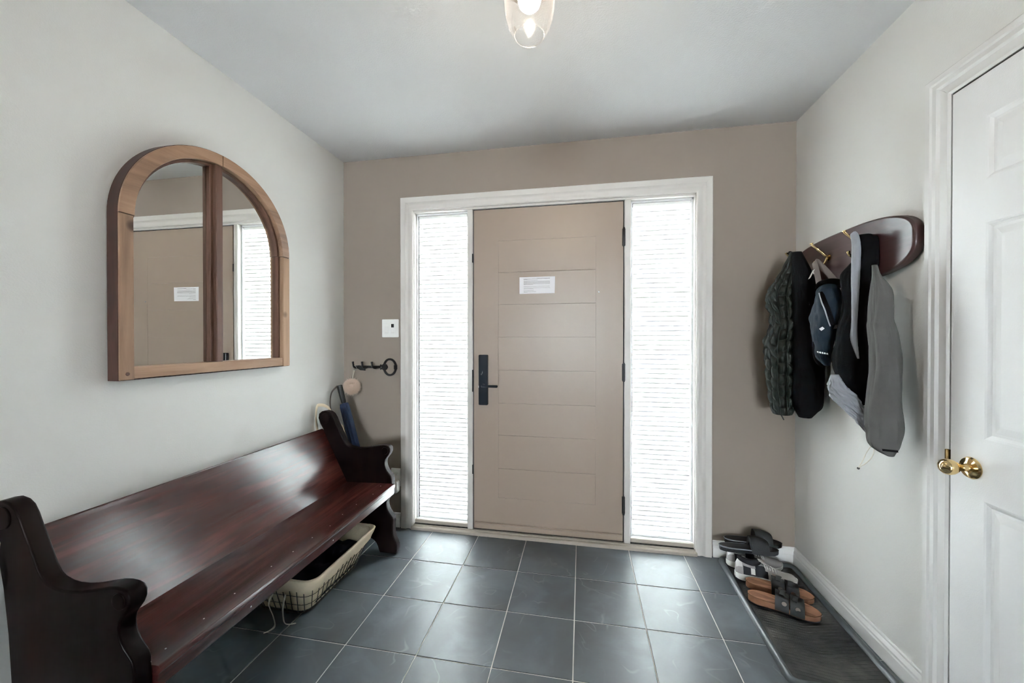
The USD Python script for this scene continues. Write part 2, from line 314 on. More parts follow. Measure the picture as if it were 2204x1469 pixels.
# skirting
BP = [(0, 0), (0.015, 0), (0.015, 0.052), (0.0125, 0.058), (0.0125, 0.066), (0.009, 0.074), (0.006, 0.080), (0.006, 0.088), (0.003, 0.092), (0, 0.092)]
def skirting(name, label, runs):
    t = thing(name, label, 'baseboard', kind='structure')
    for (p0, p1, n) in runs:
        p0, p1, n = (np.array(q, float) for q in (p0, p1, n))
        part(t, 'board', rings([[(*(p + n * d), z) for d, z in BP] for p in (p0, p1)]), 'trim_paint', smooth=20)
skirting('baseboard_left', 'white moulded baseboard behind the pew', [((0, YE), (0, 0), (1, 0))])
skirting('baseboard_back', 'white moulded baseboard beside the entry casing', [((0.0, 0), (0.415, 0), (0, -1)), ((2.33, 0), (W, 0), (0, -1))])
skirting('baseboard_right', 'white moulded baseboard along the boot tray', [((W, 0), (W, -0.826), (-1, 0)), ((W, -1.762), (W, YE), (-1, 0))])

# ------------------------------------------------------------ casings
def casing(name, label, a0, a1, zt, to, prof, z0=0.0, mt='trim_paint'):
    """U-shaped mitred casing round an opening a0..a1 up to zt; prof (u outward, w proud); to(a, w, z)"""
    t = thing(name, label, 'door trim', kind='structure')
    L = lambda s, top: [to((a0 - u) if s == 0 else (a1 + u), w, (zt + u) if top else z0) for u, w in prof]
    part(t, 'side_casing', rings([L(0, 0), L(0, 1)]), mt, smooth=25)
    part(t, 'side_casing', rings([L(1, 0), L(1, 1)]), mt, smooth=25)
    part(t, 'head_casing', rings([L(0, 1), L(1, 1)]), mt, smooth=25)
    return t
CP = [(0, 0), (0, 0.010), (0.006, 0.014), (0.016, 0.0155), (0.030, 0.012), (0.040, 0.0135), (0.050, 0.020), (0.080, 0.022), (0.084, 0.019), (0.084, 0)]
tr1 = casing('trim_1', 'white moulded casing around the front door and sidelights', 0.507, 2.238, 2.081, lambda a, w, z: (a, -w, z), CP, mt='trim_paint_shaded')
# jamb, mullions, head and sill of the entry belong to its trim
JX = (0.507, 2.238)
part(tr1, 'jamb', box(0.495, 0.512, 0.0, 0.13, 0.03, 2.085, 0.001), 'trim_paint_shaded')
part(tr1, 'jamb', box(2.232, 2.245, 0.0, 0.13, 0.03, 2.085, 0.001), 'trim_paint_shaded')
part(tr1, 'head_jamb', box(0.495, 2.245, 0.0, 0.13, 2.068, 2.088, 0.001), 'trim_paint_shaded')
part(tr1, 'mullion', box(0.872, 0.9075, 0.0, 0.13, 0.02, 2.07, 0.004), 'trim_paint_shaded')
part(tr1, 'mullion', box(1.8415, 1.879, 0.0, 0.13, 0.02, 2.07, 0.004), 'trim_paint_shaded')
part(tr1, 'sill', [box(0.495, 2.245, -0.028, 0.13, -0.005, 0.020, 0.004), box(0.5, 2.24, -0.008, 0.10, 0.015, 0.026, 0.002)], 'sill_paint')

# ------------------------------------------------------------ front door
d1 = thing('door_1', 'taupe plank-panelled front door with a black smart lock', 'door', kind='structure', loc=(1.375, 0.05, 0.03))
DX0, DX1, DZ0, DZ1, FY = 0.915, 1.8345, 0.034, 2.060, 0.004
sl = m3.Manifold.cube((DX1 - DX0, 0.044, DZ1 - DZ0)).translate((DX0, FY, DZ0))
sl = sl - m3.Manifold.cube((1.6765 - 1.0735, 0.006, 1.860 - 0.240)).translate((1.0735, FY - 0.001, 0.240))
part(d1, 'slab', sl, 'front_door_paint', smooth=False)
zz = [0.240, 0.425, 0.636, 0.838, 1.047, 1.255, 1.459, 1.661, 1.860]
for a, b in zip(zz[:-1], zz[1:]):
    part(d1, 'panel', box(1.0738, 1.6762, FY, FY + 0.012, a + 0.0004, b - 0.0004, 0.0011), 'front_door_paint', smooth=False)
part(d1, 'gasket', [box(0.9085, 0.9145, 0.012, 0.03, 0.03, 2.066), box(1.835, 1.841, 0.012, 0.03, 0.03, 2.066), box(0.91, 1.84, 0.012, 0.03, 2.0605, 2.067), box(0.91, 1.84, 0.01, 0.04, 0.024, 0.034)], 'dark_gap')
part(d1, 'door_sweep', [box(0.918, 1.832, FY - 0.008, FY + 0.003, 0.040, 0.072, 0.003), box(0.918, 1.832, FY - 0.012, FY + 0.003, 0.066, 0.078, 0.004)], 'front_door_paint')
for zc in (1.847, 1.044, 0.252):
    part(d1, 'hinge', [xform(lathe([(0, -0.055), (0.0065, -0.055), (0.0065, 0.055), (0, 0.055)], n=14), 0, (1.838, -0.006, zc)), box(1.829, 1.847, -0.002, 0.006, zc - 0.05, zc + 0.05, 0.001)], 'black_metal')
for zc, h in ((1.757, 0.055), (0.976, 0.14), (0.41, 0.057)):
    part(d1, 'strike_plate', box(0.9045, 0.9115, -0.0035, 0.02, zc - h / 2, zc + h / 2, 0.001), 'black_metal')
def rrect(x0, x1, z0, z1, r, n=5):
    out = []
    for cx, cz, a0 in ((x1 - r, z1 - r, 0), (x0 + r, z1 - r, 90), (x0 + r, z0 + r, 180), (x1 - r, z0 + r, 270)):
        out += [(cx + r * math.cos(math.radians(a0 + 90 * k / n)), cz + r * math.sin(math.radians(a0 + 90 * k / n))) for k in range(n + 1)]
    return out
lk = part(d1, 'smart_lock', plate(rrect(0.952, 1.0105, 0.826, 1.143, 0.006), 0.026, 0.004, lambda u, v, w: (u, FY - w, v)), 'lock_black')
part(lk, 'lever', [lathe([(0, 0), (0.012, 0), (0.012, 0.03), (0, 0.03)], (0.985, FY - 0.055, 0.9495), 20, 'y'), box(0.978, 1.082, FY - 0.066, FY - 0.050, 0.942, 0.957, 0.004)], 'lock_black')
part(lk, 'indicator', box(0.9515, 0.9545, FY - 0.028, FY - 0.020, 0.935, 0.949, 0.001), 'white_plastic')
part(lk, 'keypad_mark', [box(0.970 + i * 0.004, 0.9712 + i * 0.004, FY - 0.0265, FY - 0.0255, 1.035 - 0.02 + i * 0.006, 1.045 - 0.02 + i * 0.008) for i in range(3)], 'steel')
part(d1, 'peephole', lathe([(0, 0), (0.004, 0), (0.005, 0.004), (0, 0.006)], (1.6934, FY - 0.005, 1.525), 12, 'y'), 'steel')

# ------------------------------------------------------------ sidelights and their pleated shades
def sidelight(n, x0, x1, where):
    t = thing(f'window_{n}', f'tall narrow sidelight {where} of the front door', 'window', kind='structure', loc=((x0 + x1) / 2, 0.07, 0.03))
    z0, z1 = 0.026, 2.068
    y0, y1 = 0.030, 0.10
    part(t, 'window_frame', [box(x0, x0 + 0.012, y0, y1, z0, z1, 0.002), box(x1 - 0.012, x1, y0, y1, z0, z1, 0.002), box(x0, x1, y0, y1, z1 - 0.014, z1, 0.002), box(x0, x1, 0.012, y1, z0 + 0.006, z0 + 0.030, 0.002)], 'window_vinyl')
    part(t, 'bottom_rail', box(x0 + 0.001, x1 - 0.001, 0.004, 0.02, z0 + 0.007, z0 + 0.030, 0.002), 'sill_paint')
    part(t, 'gasket', [box(x0, x1, 0.003, 0.06, z0 - 0.001, z0 + 0.0065), box(x0 + 0.012, x0 + 0.015, 0.040, 0.055, z0 + 0.03, z1 - 0.012)], 'dark_gap')  # dark strips standing in for the shadow lines at sill and jamb
    part(t, 'pane', box(x0 + 0.012, x1 - 0.012, 0.080, 0.086, z0 + 0.03, z1 - 0.014), 'pane_glass', smooth=False)
    s = thing('pleated_shade', f'white pleated shade in the sidelight {where} of the front door', 'window shade', loc=((x0 + x1) / 2, 0.055, z1 - 0.014), group='pleated shades in the sidelights')
    sx0, sx1 = x0 + 0.0165, x1 - 0.014
    part(s, 'head_rail', box(sx0, sx1, 0.036, 0.066, z1 - 0.034, z1 - 0.014, 0.003), 'white_plastic')
    part(s, 'bottom_bar', box(sx0, sx1, 0.040, 0.064, z0 + 0.031, z0 + 0.044, 0.003), 'white_plastic')
    prof_y = lambda th: 0.0435 + 0.0155 * math.sin(PI * th) ** 0.75
    n_p = 69; a, b = z0 + 0.044, z1 - 0.034; h = (b - a) / n_p
    for k in range(n_p):
        zb = b - (k + 1) * h; R = []
        for th in np.linspace(0, 1, 9):                      # a soft D-shaped fold; glued seams lie forward, folds bulge towards the glass
            R.append([(sx0, prof_y(th), zb + h * th), (sx1, prof_y(th), zb + h * th)])
        part(s, 'pleat', rings(np.array(R), cap=False, closed=False), 'shade_cloth', smooth=True)
    tapes = []
    for k in range(1, n_p):
        zc = b - k * h
        tapes.append(rings(np.array([[(sx0, 0.0430 + dy, zc + dz), (sx1, 0.0430 + dy, zc + dz)] for dz, dy in ((-0.0080, 0.0016), (-0.005, 0.0), (0.0, -0.0004), (0.002, 0.0), (0.0036, 0.0012))]), cap=False, closed=False))
    part(s, 'crease_tape', tapes, 'shade_tape', smooth=True, kind='stuff')
sidelight(1, 0.511, 0.873, 'left')
sidelight(2, 1.878, 2.233, 'right')

# ------------------------------------------------------------ paper notice on the door
t = thing('paper_notice', 'small folded white paper notice with printed lines taped to the front door', 'paper', loc=(1.32, FY - 0.001, 1.524))
part(t, 'sheet', plate([(1.210, 1.523), (1.429, 1.524), (1.4315, 1.6275), (1.210, 1.627)], 0.0008, 0.0002, lambda u, v, w: (u, FY - 0.0012 - w, v)), 'paper', smooth=False)
li, ld = [], []
y = FY - 0.0022
rl = random.Random(3)
def line(x0, x1, z, h, out):
    x = x0
    while x < x1:                                          # words
        w = rl.uniform(0.003, 0.011); out.append(box(x, min(x + w, x1), y, y + 0.0002, z - h / 2, z + h / 2)); x += w + 0.0016
line(1.237, 1.258, 1.6135, 0.0024, ld); line(1.26, 1.316, 1.6150, 0.0017, li); line(1.318, 1.399, 1.6165, 0.0024, ld)
line(1.237, 1.325, 1.6075, 0.0015, li)
for k in range(6): line(1.237, 1.400 if k < 5 else 1.296, 1.6005 - k * 0.0043, 0.0018, li)
for z, x1 in ((1.5680, 1.398), (1.5590, 1.400), (1.5545, 1.297), (1.5450, 1.30), (1.5365, 1.314), (1.5335, 1.26)): line(1.237, x1, z, 0.0017, li)
part(t, 'print', li, 'ink', smooth=False, kind='stuff'); part(t, 'heading', ld, 'ink_dark', smooth=False)

# ------------------------------------------------------------ switch plate, outlet, plug
t = thing('switch_plate', 'white two-gang switch plate beside the left door casing, above the key-shaped hook', 'light switch', loc=(0.343, 0, 1.255))
part(t, 'cover', plate(rrect(0.284, 0.402, 1.254, 1.373, 0.005), 0.006, 0.002, lambda u, v, w: (u, -w, v)), 'white_plastic')
part(t, 'rocker', [box(0.3005, 0.3315, -0.0075, -0.004, 1.279, 1.347, 0.001)], 'white_plastic')
part(t, 'rocker_paddle', xform(box(0.303, 0.329, -0.010, -0.005, 1.283, 1.325, 0.0015), 0), 'white_plastic')
part(t, 'timer', box(0.3475, 0.3765, -0.008, -0.004, 1.281, 1.347, 0.001), 'white_plastic')
part(t, 'sensor', box(0.3515, 0.3705, -0.0095, -0.006, 1.319, 1.342, 0.001), 'black_plastic', label='small black sensor window')
part(t, 'button', box(0.3495, 0.3745, -0.0105, -0.006, 1.283, 1.290, 0.001), 'white_plastic')
t = thing('power_outlet', 'white wall outlet half hidden behind the arm of the pew', 'outlet', loc=(0.382, 0, 0.270))
part(t, 'cover', plate(rrect(0.347, 0.4185, 0.268, 0.386, 0.005), 0.005, 0.002, lambda u, v, w: (u, -w, v)), 'white_plastic')
for zc in (0.352, 0.300):
    sk = part(t, 'socket', plate(rrect(0.367, 0.400, zc - 0.0145, zc + 0.0145, 0.010), 0.0065, 0.001, lambda u, v, w: (u, -w, v)), 'white_plastic')
    part(sk, 'slots', [box(0.377, 0.3785, -0.0071, -0.0064, zc - 0.004, zc + 0.005), box(0.388, 0.3895, -0.0071, -0.0064, zc - 0.004, zc + 0.005), box(0.3815, 0.3855, -0.0071, -0.0064, zc - 0.011, zc - 0.008)], 'black_plastic', smooth=False)
t = thing('plug_adapter', 'bulky white plug-in adapter pushed into the lower socket of the wall outlet', 'plug', loc=(0.395, -0.0066, 0.285))
part(t, 'body', plate(rrect(0.362, 0.416, 0.235, 0.316, 0.02), 0.045, 0.012, lambda u, v, w: (u, -0.0068 - w, v), 4), 'white_plastic')

# ------------------------------------------------------------ arched mirror
t = thing('arched_mirror', 'arched mirror in a reclaimed wooden window frame, hung on the left wall above the pew', 'mirror', loc=(0.002, -0.9355, 1.10))
MY0, MY1, MZ0, MZS, RZ, FW, DP = -1.318, -0.553, 1.100, 1.672, 0.368, 0.043, 0.052
MC, RY = (MY0 + MY1) / 2, (MY1 - MY0) / 2
toX = lambda u, v, w: (0.002 + w, u, v)
def arc(a0, a1, ins, n=22): return [(MC + (RY - ins) * math.cos(a), MZS + (RZ - ins) * math.sin(a)) for a in np.linspace(a0, a1, n)]
g = 0.0012
part(t, 'stile', plate([(MY0, MZ0), (MY0 + FW, MZ0), (MY0 + FW, MZS - g), (MY0, MZS - g)], DP, 0.003, toX), 'frame_wood', smooth=30)
part(t, 'stile', plate([(MY1 - FW, MZ0), (MY1, MZ0), (MY1, MZS - g), (MY1 - FW, MZS - g)], DP, 0.003, toX), 'frame_wood', smooth=30)
part(t, 'bottom_rail', plate([(MY0 + FW + g, MZ0 + 0.002), (MY1 - FW - g, MZ0 + 0.002), (MY1 - FW - g, MZ0 + 0.044), (MY0 + FW + g, MZ0 + 0.044)], DP - 0.004, 0.003, toX), 'frame_wood_flat', smooth=30)
hb = g / RY
part(t, 'arch_segment', plate(arc(hb, PI / 2 - hb, 0) + arc(PI / 2 - hb, hb, FW + 0.004), DP, 0.003, toX), 'frame_wood_flat', smooth=30)
part(t, 'arch_segment', plate(arc(PI / 2 + hb, PI - hb, 0) + arc(PI - hb, PI / 2 + hb, FW + 0.004), DP, 0.003, toX), 'frame_wood_flat', smooth=30)
part(t, 'rebate', [plate(arc(0, PI, FW + 0.0045, 40) + arc(PI, 0, FW + 0.017, 40), 0.030, 0.002, toX),
                   box(0.002, 0.032, MY0 + FW, MY0 + FW + 0.012, MZ0 + 0.044, MZS, 0.002), box(0.002, 0.032, MY1 - FW - 0.012, MY1 - FW, MZ0 + 0.044, MZS, 0.002)], 'muntin_wood')
part(t, 'muntin', [box(0.012, 0.050, MC - 0.030, MC + 0.002, MZ0 + 0.044, MZS + RZ - FW - 0.004, 0.003), box(0.012, 0.034, MC - 0.044, MC + 0.010, MZ0 + 0.044, MZS + RZ - FW - 0.006, 0.003)], 'muntin_wood')
part(t, 'mirror_glass', plate([(MC - 0.03, MZ0 + 0.03)] + [q for q in arc(PI / 2 + 0.08, PI, FW - 0.005)] + [(MY0 + FW - 0.005, MZ0 + 0.03)], 0.006, 0.0005, lambda u, v, w: (0.008 + w, u, v)), 'mirror_silver', smooth=False)
part(t, 'mirror_glass', plate([(MC - 0.02, MZ0 + 0.03), (MY1 - FW + 0.005, MZ0 + 0.03)] + [q for q in arc(0, PI / 2 + 0.05, FW - 0.005)], 0.006, 0.0005, lambda u, v, w: (0.008 + w, u, v)), 'mirror_silver', smooth=False)
ep = [(MY0, MZ0), (MY1, MZ0)] + arc(0, PI, 0, 60)
E0, E1 = np.array(ep), offset_ring(np.array(ep), -0.0016)
part(t, 'outer_edge', rings([np.column_stack([np.full(len(ep), w), q[:, 0], q[:, 1]]) for q, w in ((E0, 0.003), (E1, 0.003), (E1, DP - 0.0055), (E0, DP - 0.0045))], cap=False), 'frame_edge_wood', smooth=40, label='dark reddish brown outer edge')
part(t, 'peg', [lathe([(0, 0), (0.006, 0), (0.006, 0.0012), (0, 0.0012)], (0.0535, MY0 + 0.022, MZ0 + 0.021), 12, 'x')], 'muntin_wood', label='dark dowel peg in the lower corner')

# ------------------------------------------------------------ pew
t = thing('church_pew', 'dark red-stained wooden church pew with scrolled ends against the left wall', 'bench', loc=(0.3, -0.94, 0))
prof = [(0.050, 0.735), (0.037, 0.768), (0.042, 0.795), (0.060, 0.809), (0.084, 0.813), (0.108, 0.808), (0.127, 0.795), (0.142, 0.772), (0.156, 0.742), (0.173, 0.710), (0.189, 0.676), (0.205, 0.643),
        (0.219, 0.622), (0.236, 0.610), (0.260, 0.602), (0.286, 0.599), (0.317, 0.600), (0.348, 0.604), (0.378, 0.611), (0.409, 0.619), (0.434, 0.6245), (0.458, 0.627), (0.478, 0.6255), (0.493, 0.620), (0.502, 0.607), (0.502, 0.590),
        (0.494, 0.572), (0.481, 0.556), (0.470, 0.541), (0.467, 0.525), (0.468, 0.509), (0.473, 0.492), (0.482, 0.477), (0.495, 0.463), (0.507, 0.450), (0.512, 0.434), (0.513, 0.415), (0.513, 0.345), (0.506, 0.333), (0.493, 0.320), (0.482, 0.307), (0.478, 0.290), (0.479, 0.270),
        (0.484, 0.254), (0.494, 0.238), (0.506, 0.222), (0.516, 0.210), (0.520, 0.196), (0.518, 0.165), (0.518, 0.133), (0.520, 0.108), (0.527, 0.086), (0.537, 0.066), (0.543, 0.048), (0.544, 0.028), (0.540, 0.006), (0.535, 0.0),
        (0.436, 0.0), (0.430, 0.012), (0.423, 0.034), (0.414, 0.052), (0.400, 0.067), (0.380, 0.078), (0.350, 0.086), (0.310, 0.089), (0.270, 0.086), (0.240, 0.078), (0.222, 0.062), (0.212, 0.034), (0.205, 0.0),
        (0.118, 0.0), (0.114, 0.02), (0.112, 0.20), (0.108, 0.33), (0.098, 0.46), (0.082, 0.58), (0.064, 0.66), (0.072, 0.70)]
PT = 0.042
for yy in (-1.602, -0.310):
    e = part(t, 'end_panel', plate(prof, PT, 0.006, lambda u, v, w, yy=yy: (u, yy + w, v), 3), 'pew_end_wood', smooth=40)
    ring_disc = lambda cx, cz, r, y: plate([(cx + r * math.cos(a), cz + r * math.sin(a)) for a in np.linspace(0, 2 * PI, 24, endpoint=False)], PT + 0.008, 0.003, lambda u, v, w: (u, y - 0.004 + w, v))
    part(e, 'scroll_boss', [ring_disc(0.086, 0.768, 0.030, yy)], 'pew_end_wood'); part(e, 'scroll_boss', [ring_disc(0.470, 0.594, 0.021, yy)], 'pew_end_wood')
ya, yb = -1.560, -0.310
def slant(y0, y1, pts, b=0.004): return plate(pts, y1 - y0, b, lambda u, v, w: (u, y0 + w, v), 2)
part(t, 'backrest', slant(ya, yb, [(0.232, 0.395), (0.072, 0.703), (0.066, 0.707), (0.050, 0.700), (0.048, 0.694), (0.210, 0.383)]), 'pew_wood')
part(t, 'backrest_cap', slant(ya, yb, [(0.0775, 0.694), (0.0725, 0.704), (0.0705, 0.7035), (0.0752, 0.6935)], 0.0005), 'pew_wood')
part(t, 'seat', slant(ya, yb, [(0.200, 0.376), (0.205, 0.398), (0.522, 0.408), (0.531, 0.4065), (0.535, 0.401), (0.535, 0.392), (0.530, 0.385), (0.521, 0.3835)], 0.002), 'pew_wood')
part(t, 'front_rail', slant(ya, yb, [(0.497, 0.3845), (0.528, 0.3845), (0.528, 0.350), (0.523, 0.345), (0.503, 0.345), (0.497, 0.350)], 0.002), 'pew_wood')
part(t, 'cross_brace', box(0.20, 0.50, -0.96, -0.92, 0.352, 0.376, 0.002), 'pew_end_wood')
nails = []
rn = random.Random(8)
for k in range(11):
    yy = -1.50 + k * 0.115 + rn.uniform(-0.02, 0.02); xx = 0.478 + rn.uniform(-0.012, 0.012)
    nails.append(lathe([(0, -0.004), (0.0022, -0.004), (0.0022, 0.001), (0, 0.0016)], (xx, yy, 0.398 + (xx - 0.205) * 0.01 / 0.317), 8))
for yy in (-1.28, -0.86): nails.append(lathe([(0, 0), (0.003, 0), (0, 0.0012)], (0.528, yy, 0.366), 8, 'x'))
part(t, 'nail_head', nails, 'steel', kind='stuff')

# ------------------------------------------------------------ wire basket with cloth liner, ribbons and what is in it
t = thing('wire_basket', 'wire basket with a folded cream cloth liner under the pew', 'basket', loc=(0.25, -0.64, 0))
def rr3(cx, cy, hx, hy, r, z, n=8):
    o = []
    for sx, sy, a0 in ((1, 1, 0), (-1, 1, 90), (-1, -1, 180), (1, -1, 270)):
        for k in range(n + 1):
            a = math.radians(a0 + 90 * k / n); o.append((cx + sx * (hx - r) + r * math.cos(a), cy + sy * (hy - r) + r * math.sin(a), z))
    return np.array(o)
def densify(loop, m):
    d = np.r_[0, np.cumsum(np.linalg.norm(np.diff(np.vstack([loop, loop[:1]]), axis=0), axis=1))]
    s = np.linspace(0, d[-1], m, endpoint=False); q = np.vstack([loop, loop[:1]])
    return np.stack([np.interp(s, d, q[:, k]) for k in range(3)], 1)
BC = (0.250, -0.636)
def bring(f, infl=0.0, m=150):                              # outline of the basket at height fraction f (0 floor, 1 rim)
    return densify(rr3(BC[0] + 0.005 * f, BC[1], 0.132 + 0.068 * f + infl, 0.203 + 0.055 * f + infl, 0.047, 0.012 + 0.178 * f), m)
MB = 150
def wob(loop, amp, sc, seed):
    c = loop.mean(0); d = loop - c; d[:, 2] = 0; d /= np.linalg.norm(d, axis=1, keepdims=True)
    return loop + d * (meshkit.fbm(loop * sc, 3, seed)[:, None] - 0.5) * 2 * amp
inner = [wob(bring(f, -0.010), 0.004, 28, 2) for f in np.linspace(0.02, 1.0, 9)]
fold = []
for k, (f, inf) in enumerate([(1.0, -0.010), (1.03, -0.004), (1.035, 0.003), (1.01, 0.009), (0.92, 0.010), (0.82, 0.009), (0.74, 0.009), (0.69, 0.010)]):
    L = wob(bring(f, inf), 0.0035 if k > 3 else 0.0012, 30, 5)
    if k > 5: L[:, 2] += (meshkit.fbm(L * 22, 2, 9) - 0.5) * 0.03
    fold.append(L)
part(t, 'liner', [rings(inner[::-1], cap=False), rings(np.array([inner[0], inner[0] * 0.02 + inner[0].mean(0) * 0.98]), cap=False), rings([wob(bring(f, -0.004), 0.004, 28, 3) for f in np.linspace(0.03, 0.9, 8)], cap=False)], 'cream_canvas', smooth=True)
part(t, 'liner_fold', rings(fold, cap=False), 'cream_canvas', smooth=True)
wires = []
for f in (0.0, 0.25, 0.52, 0.72):
    L = bring(f, 0.002, 72); wires.append(tube(np.vstack([L, L[:1]]), 0.0011 if f else 0.0028, 6))
for k in range(46):
    pts = [bring(f, 0.003, 46)[k] for f in (0.0, 0.25, 0.5, 0.78)]; wires.append(tube(pts, 0.0019, 5))
for k in range(9):
    y = BC[1] - 0.18 + 0.045 * k; wires.append(tube([(BC[0] - 0.128, y, 0.010), (BC[0] + 0.128, y, 0.010)], 0.0014, 5))
for k in (0, 10, 20, 30, 40):
    p = bring(0.0, 0, 46)[k]; wires.append(trimesh.creation.icosphere(2, 0.0052).apply_translation((p[0], p[1], 0.0055)))
part(t, 'wire_frame', wires, 'wire', smooth=40)
part(t, 'tie', tube([(0.262, -0.902, 0.128), (0.255, -0.915, 0.09), (0.285, -0.925, 0.05), (0.300, -0.932, 0.016), (0.290, -0.946, 0.004), (0.274, -0.964, 0.003)], 0.0042, 6, 40, 0.28, (0, 1, 0.3)), 'ribbon')
part(t, 'tie', tube([(0.322, -0.897, 0.128), (0.316, -0.905, 0.08), (0.318, -0.906, 0.04), (0.325, -0.906, 0.012), (0.342, -0.902, 0.004), (0.368, -0.890, 0.004)], 0.0042, 6, 40, 0.28, (0, 1, 0.3)), 'ribbon')
pts = densify(rr3(BC[0] + 0.003, BC[1], 0.150, 0.222, 0.06, 0.0), 90)
lay = []
for f in np.linspace(1, 0.02, 14):
    q = (pts - pts.mean(0)) * f + pts.mean(0); q[:, 2] = 0.088 + 0.085 * meshkit.fbm(q * 13, 3, 4) * (1 - 0.35 * f ** 4); lay.append(q)
base = pts.copy(); base[:, 2] = 0.03; base[:, :2] = (base[:, :2] - np.array(BC)) * 0.9 + np.array(BC)
k = thing('folded_cloth', 'dark navy cloth bundle lying in the wire basket', 'cloth', loc=(0.25, -0.64, 0.03))
part(k, 'bundle', rings([base] + lay), 'navy_dark', smooth=True)

# ------------------------------------------------------------ umbrella and tote in the corner
def loft_axis(p0, p1, prof, n=28, star=0.0, lobes=8):
    p0, p1 = np.array(p0, float), np.array(p1, float); d = p1 - p0; d /= np.linalg.norm(d)
    a = np.cross(d, [0, 1, 0.0]); a /= np.linalg.norm(a); b = np.cross(d, a); L = np.linalg.norm(p1 - p0)
    R = []
    for s, r in prof:
        ang = np.arange(n) * 2 * PI / n; rr = r * (1 + star * np.cos(lobes * ang + s * 5.0))
        R.append(p0 + d * L * s + rr[:, None] * (np.cos(ang)[:, None] * a + np.sin(ang)[:, None] * b))
    return rings(R)
U0, U1 = np.array([0.037, -0.105, 0.942]), np.array([0.265, -0.055, 0.004])
t = thing('umbrella', 'folded navy blue umbrella with black handle leaning in the corner behind the pew', 'umbrella', loc=tuple(U1))
part(t, 'handle', loft_axis(U0, U0 + (U1 - U0) * 0.137, [(0, 0.012), (0.02, 0.0165), (0.1, 0.0175), (0.5, 0.0165), (0.85, 0.015), (0.92, 0.011), (1, 0.008)], 20), 'black_plastic')
part(t, 'canopy', loft_axis(U0 + (U1 - U0) * 0.125, U0 + (U1 - U0) * 0.95, [(0, 0.012), (0.005, 0.024), (0.03, 0.0275), (0.15, 0.030), (0.4, 0.029), (0.7, 0.022), (0.93, 0.013), (1, 0.008)], 64, 0.09, 8), 'umbrella_navy', smooth=True)
part(t, 'ferrule', loft_axis(U0 + (U1 - U0) * 0.94, U1, [(0, 0.006), (0.8, 0.005), (1, 0.003)], 12), 'black_plastic')
part(t, 'wrist_strap', tube([(0.030, -0.118, 0.936), (0.014, -0.150, 0.90), (0.010, -0.160, 0.84), (0.016, -0.160, 0.78), (0.026, -0.150, 0.74)], 0.007, 8, 40, 0.22, (1, 0, 0)), 'taupe_web')
t = thing('tote_bag', 'cream canvas tote bag standing behind the far end of the pew', 'bag', loc=(0.09, -0.15, 0))
def tote(z, hx, hy, cx=0.092): return rr3(cx, -0.198, hx, hy, min(hx, hy) * 0.6, z, 6)
part(t, 'body', rings([wob(densify(tote(z, hx, hy), 80), 0.006, 16, 6) for z, hx, hy in ((0.002, 0.060, 0.052), (0.03, 0.066, 0.057), (0.2, 0.068, 0.058), (0.4, 0.062, 0.058), (0.54, 0.046, 0.058), (0.58, 0.03, 0.058))]), 'cream_canvas', smooth=True)
part(t, 'handle', tube([(0.050, -0.225, 0.56), (0.024, -0.285, 0.66), (0.020, -0.305, 0.76), (0.024, -0.303, 0.832), (0.030, -0.285, 0.842), (0.045, -0.255, 0.832), (0.056, -0.225, 0.80), (0.060, -0.19, 0.70), (0.060, -0.155, 0.56)], 0.0095, 8, 60, 0.22, (1, 0, 0.2)), 'cream_canvas')
part(t, 'handle', tube([(0.115, -0.235, 0.56), (0.115, -0.230, 0.66), (0.112, -0.195, 0.70), (0.112, -0.17, 0.66), (0.115, -0.16, 0.56)], 0.0095, 8, 40, 0.22, (1, 0, 0.2)), 'cream_canvas')

# ------------------------------------------------------------ key-shaped hook rack and pompom
t = thing('key_hook_rack', 'black iron hook rack shaped like an old key on the taupe wall', 'hook rack', loc=(0.25, 0, 1.055))
toB = lambda u, v, w: (u, -0.004 - w, v)
oval = lambda rx, rz, n=40: [(0.341 + rx * math.cos(a), 1.056 + rz * math.sin(a)) for a in np.linspace(0, 2 * PI, n, endpoint=False)]
cs = m3.CrossSection([oval(0.049, 0.059)]) - m3.CrossSection([oval(0.036, 0.046)])
body = m3.CrossSection([[(0.105, 1.048), (0.300, 1.047), (0.300, 1.065), (0.105, 1.064)], [(0.098, 1.064), (0.098, 1.049), (0.128, 1.033), (0.162, 1.031), (0.162, 1.045), (0.150, 1.050)], [(0.083, 1.062), (0.083, 1.049), (0.12, 1.047), (0.12, 1.066)]], m3.FillRule.NonZero)
collar = m3.CrossSection([[(0.276, 1.056 - 0.018), (0.284, 1.056 - 0.011), (0.300, 1.056 - 0.024), (0.318, 1.04), (0.326, 1.056), (0.318, 1.072), (0.300, 1.056 + 0.024), (0.284, 1.056 + 0.011), (0.276, 1.056 + 0.018), (0.268, 1.056)], [(0.372, 1.042), (0.392, 1.042), (0.392, 1.070), (0.372, 1.070)]], m3.FillRule.NonZero)
def ext(c, th): 
    v, f = arr(c.extrude(th)); return np.column_stack([v[:, 0], -0.003 - v[:, 2], v[:, 1]]), f[:, ::-1] if False else f
part(t, 'bow', ext(cs, 0.007), 'black_metal'); part(t, 'shaft', ext(body, 0.008), 'black_metal'); part(t, 'collar', ext(collar, 0.010), 'black_metal')
part(t, 'rivet', lathe([(0, 0), (0.0035, 0), (0, 0.003)], (0.284, -0.0165, 1.056), 10, 'y'), 'steel')
for hx in (0.092, 0.158, 0.228):
    part(t, 'hook', tube([(hx + 0.018, -0.008, 1.052), (hx + 0.010, -0.020, 1.050), (hx + 0.003, -0.032, 1.058), (hx, -0.036, 1.075), (hx - 0.002, -0.036, 1.092)], [0.0065] * 20 + [0.0062] * 8 + [0.0072] * 4, 10, 32), 'black_metal')
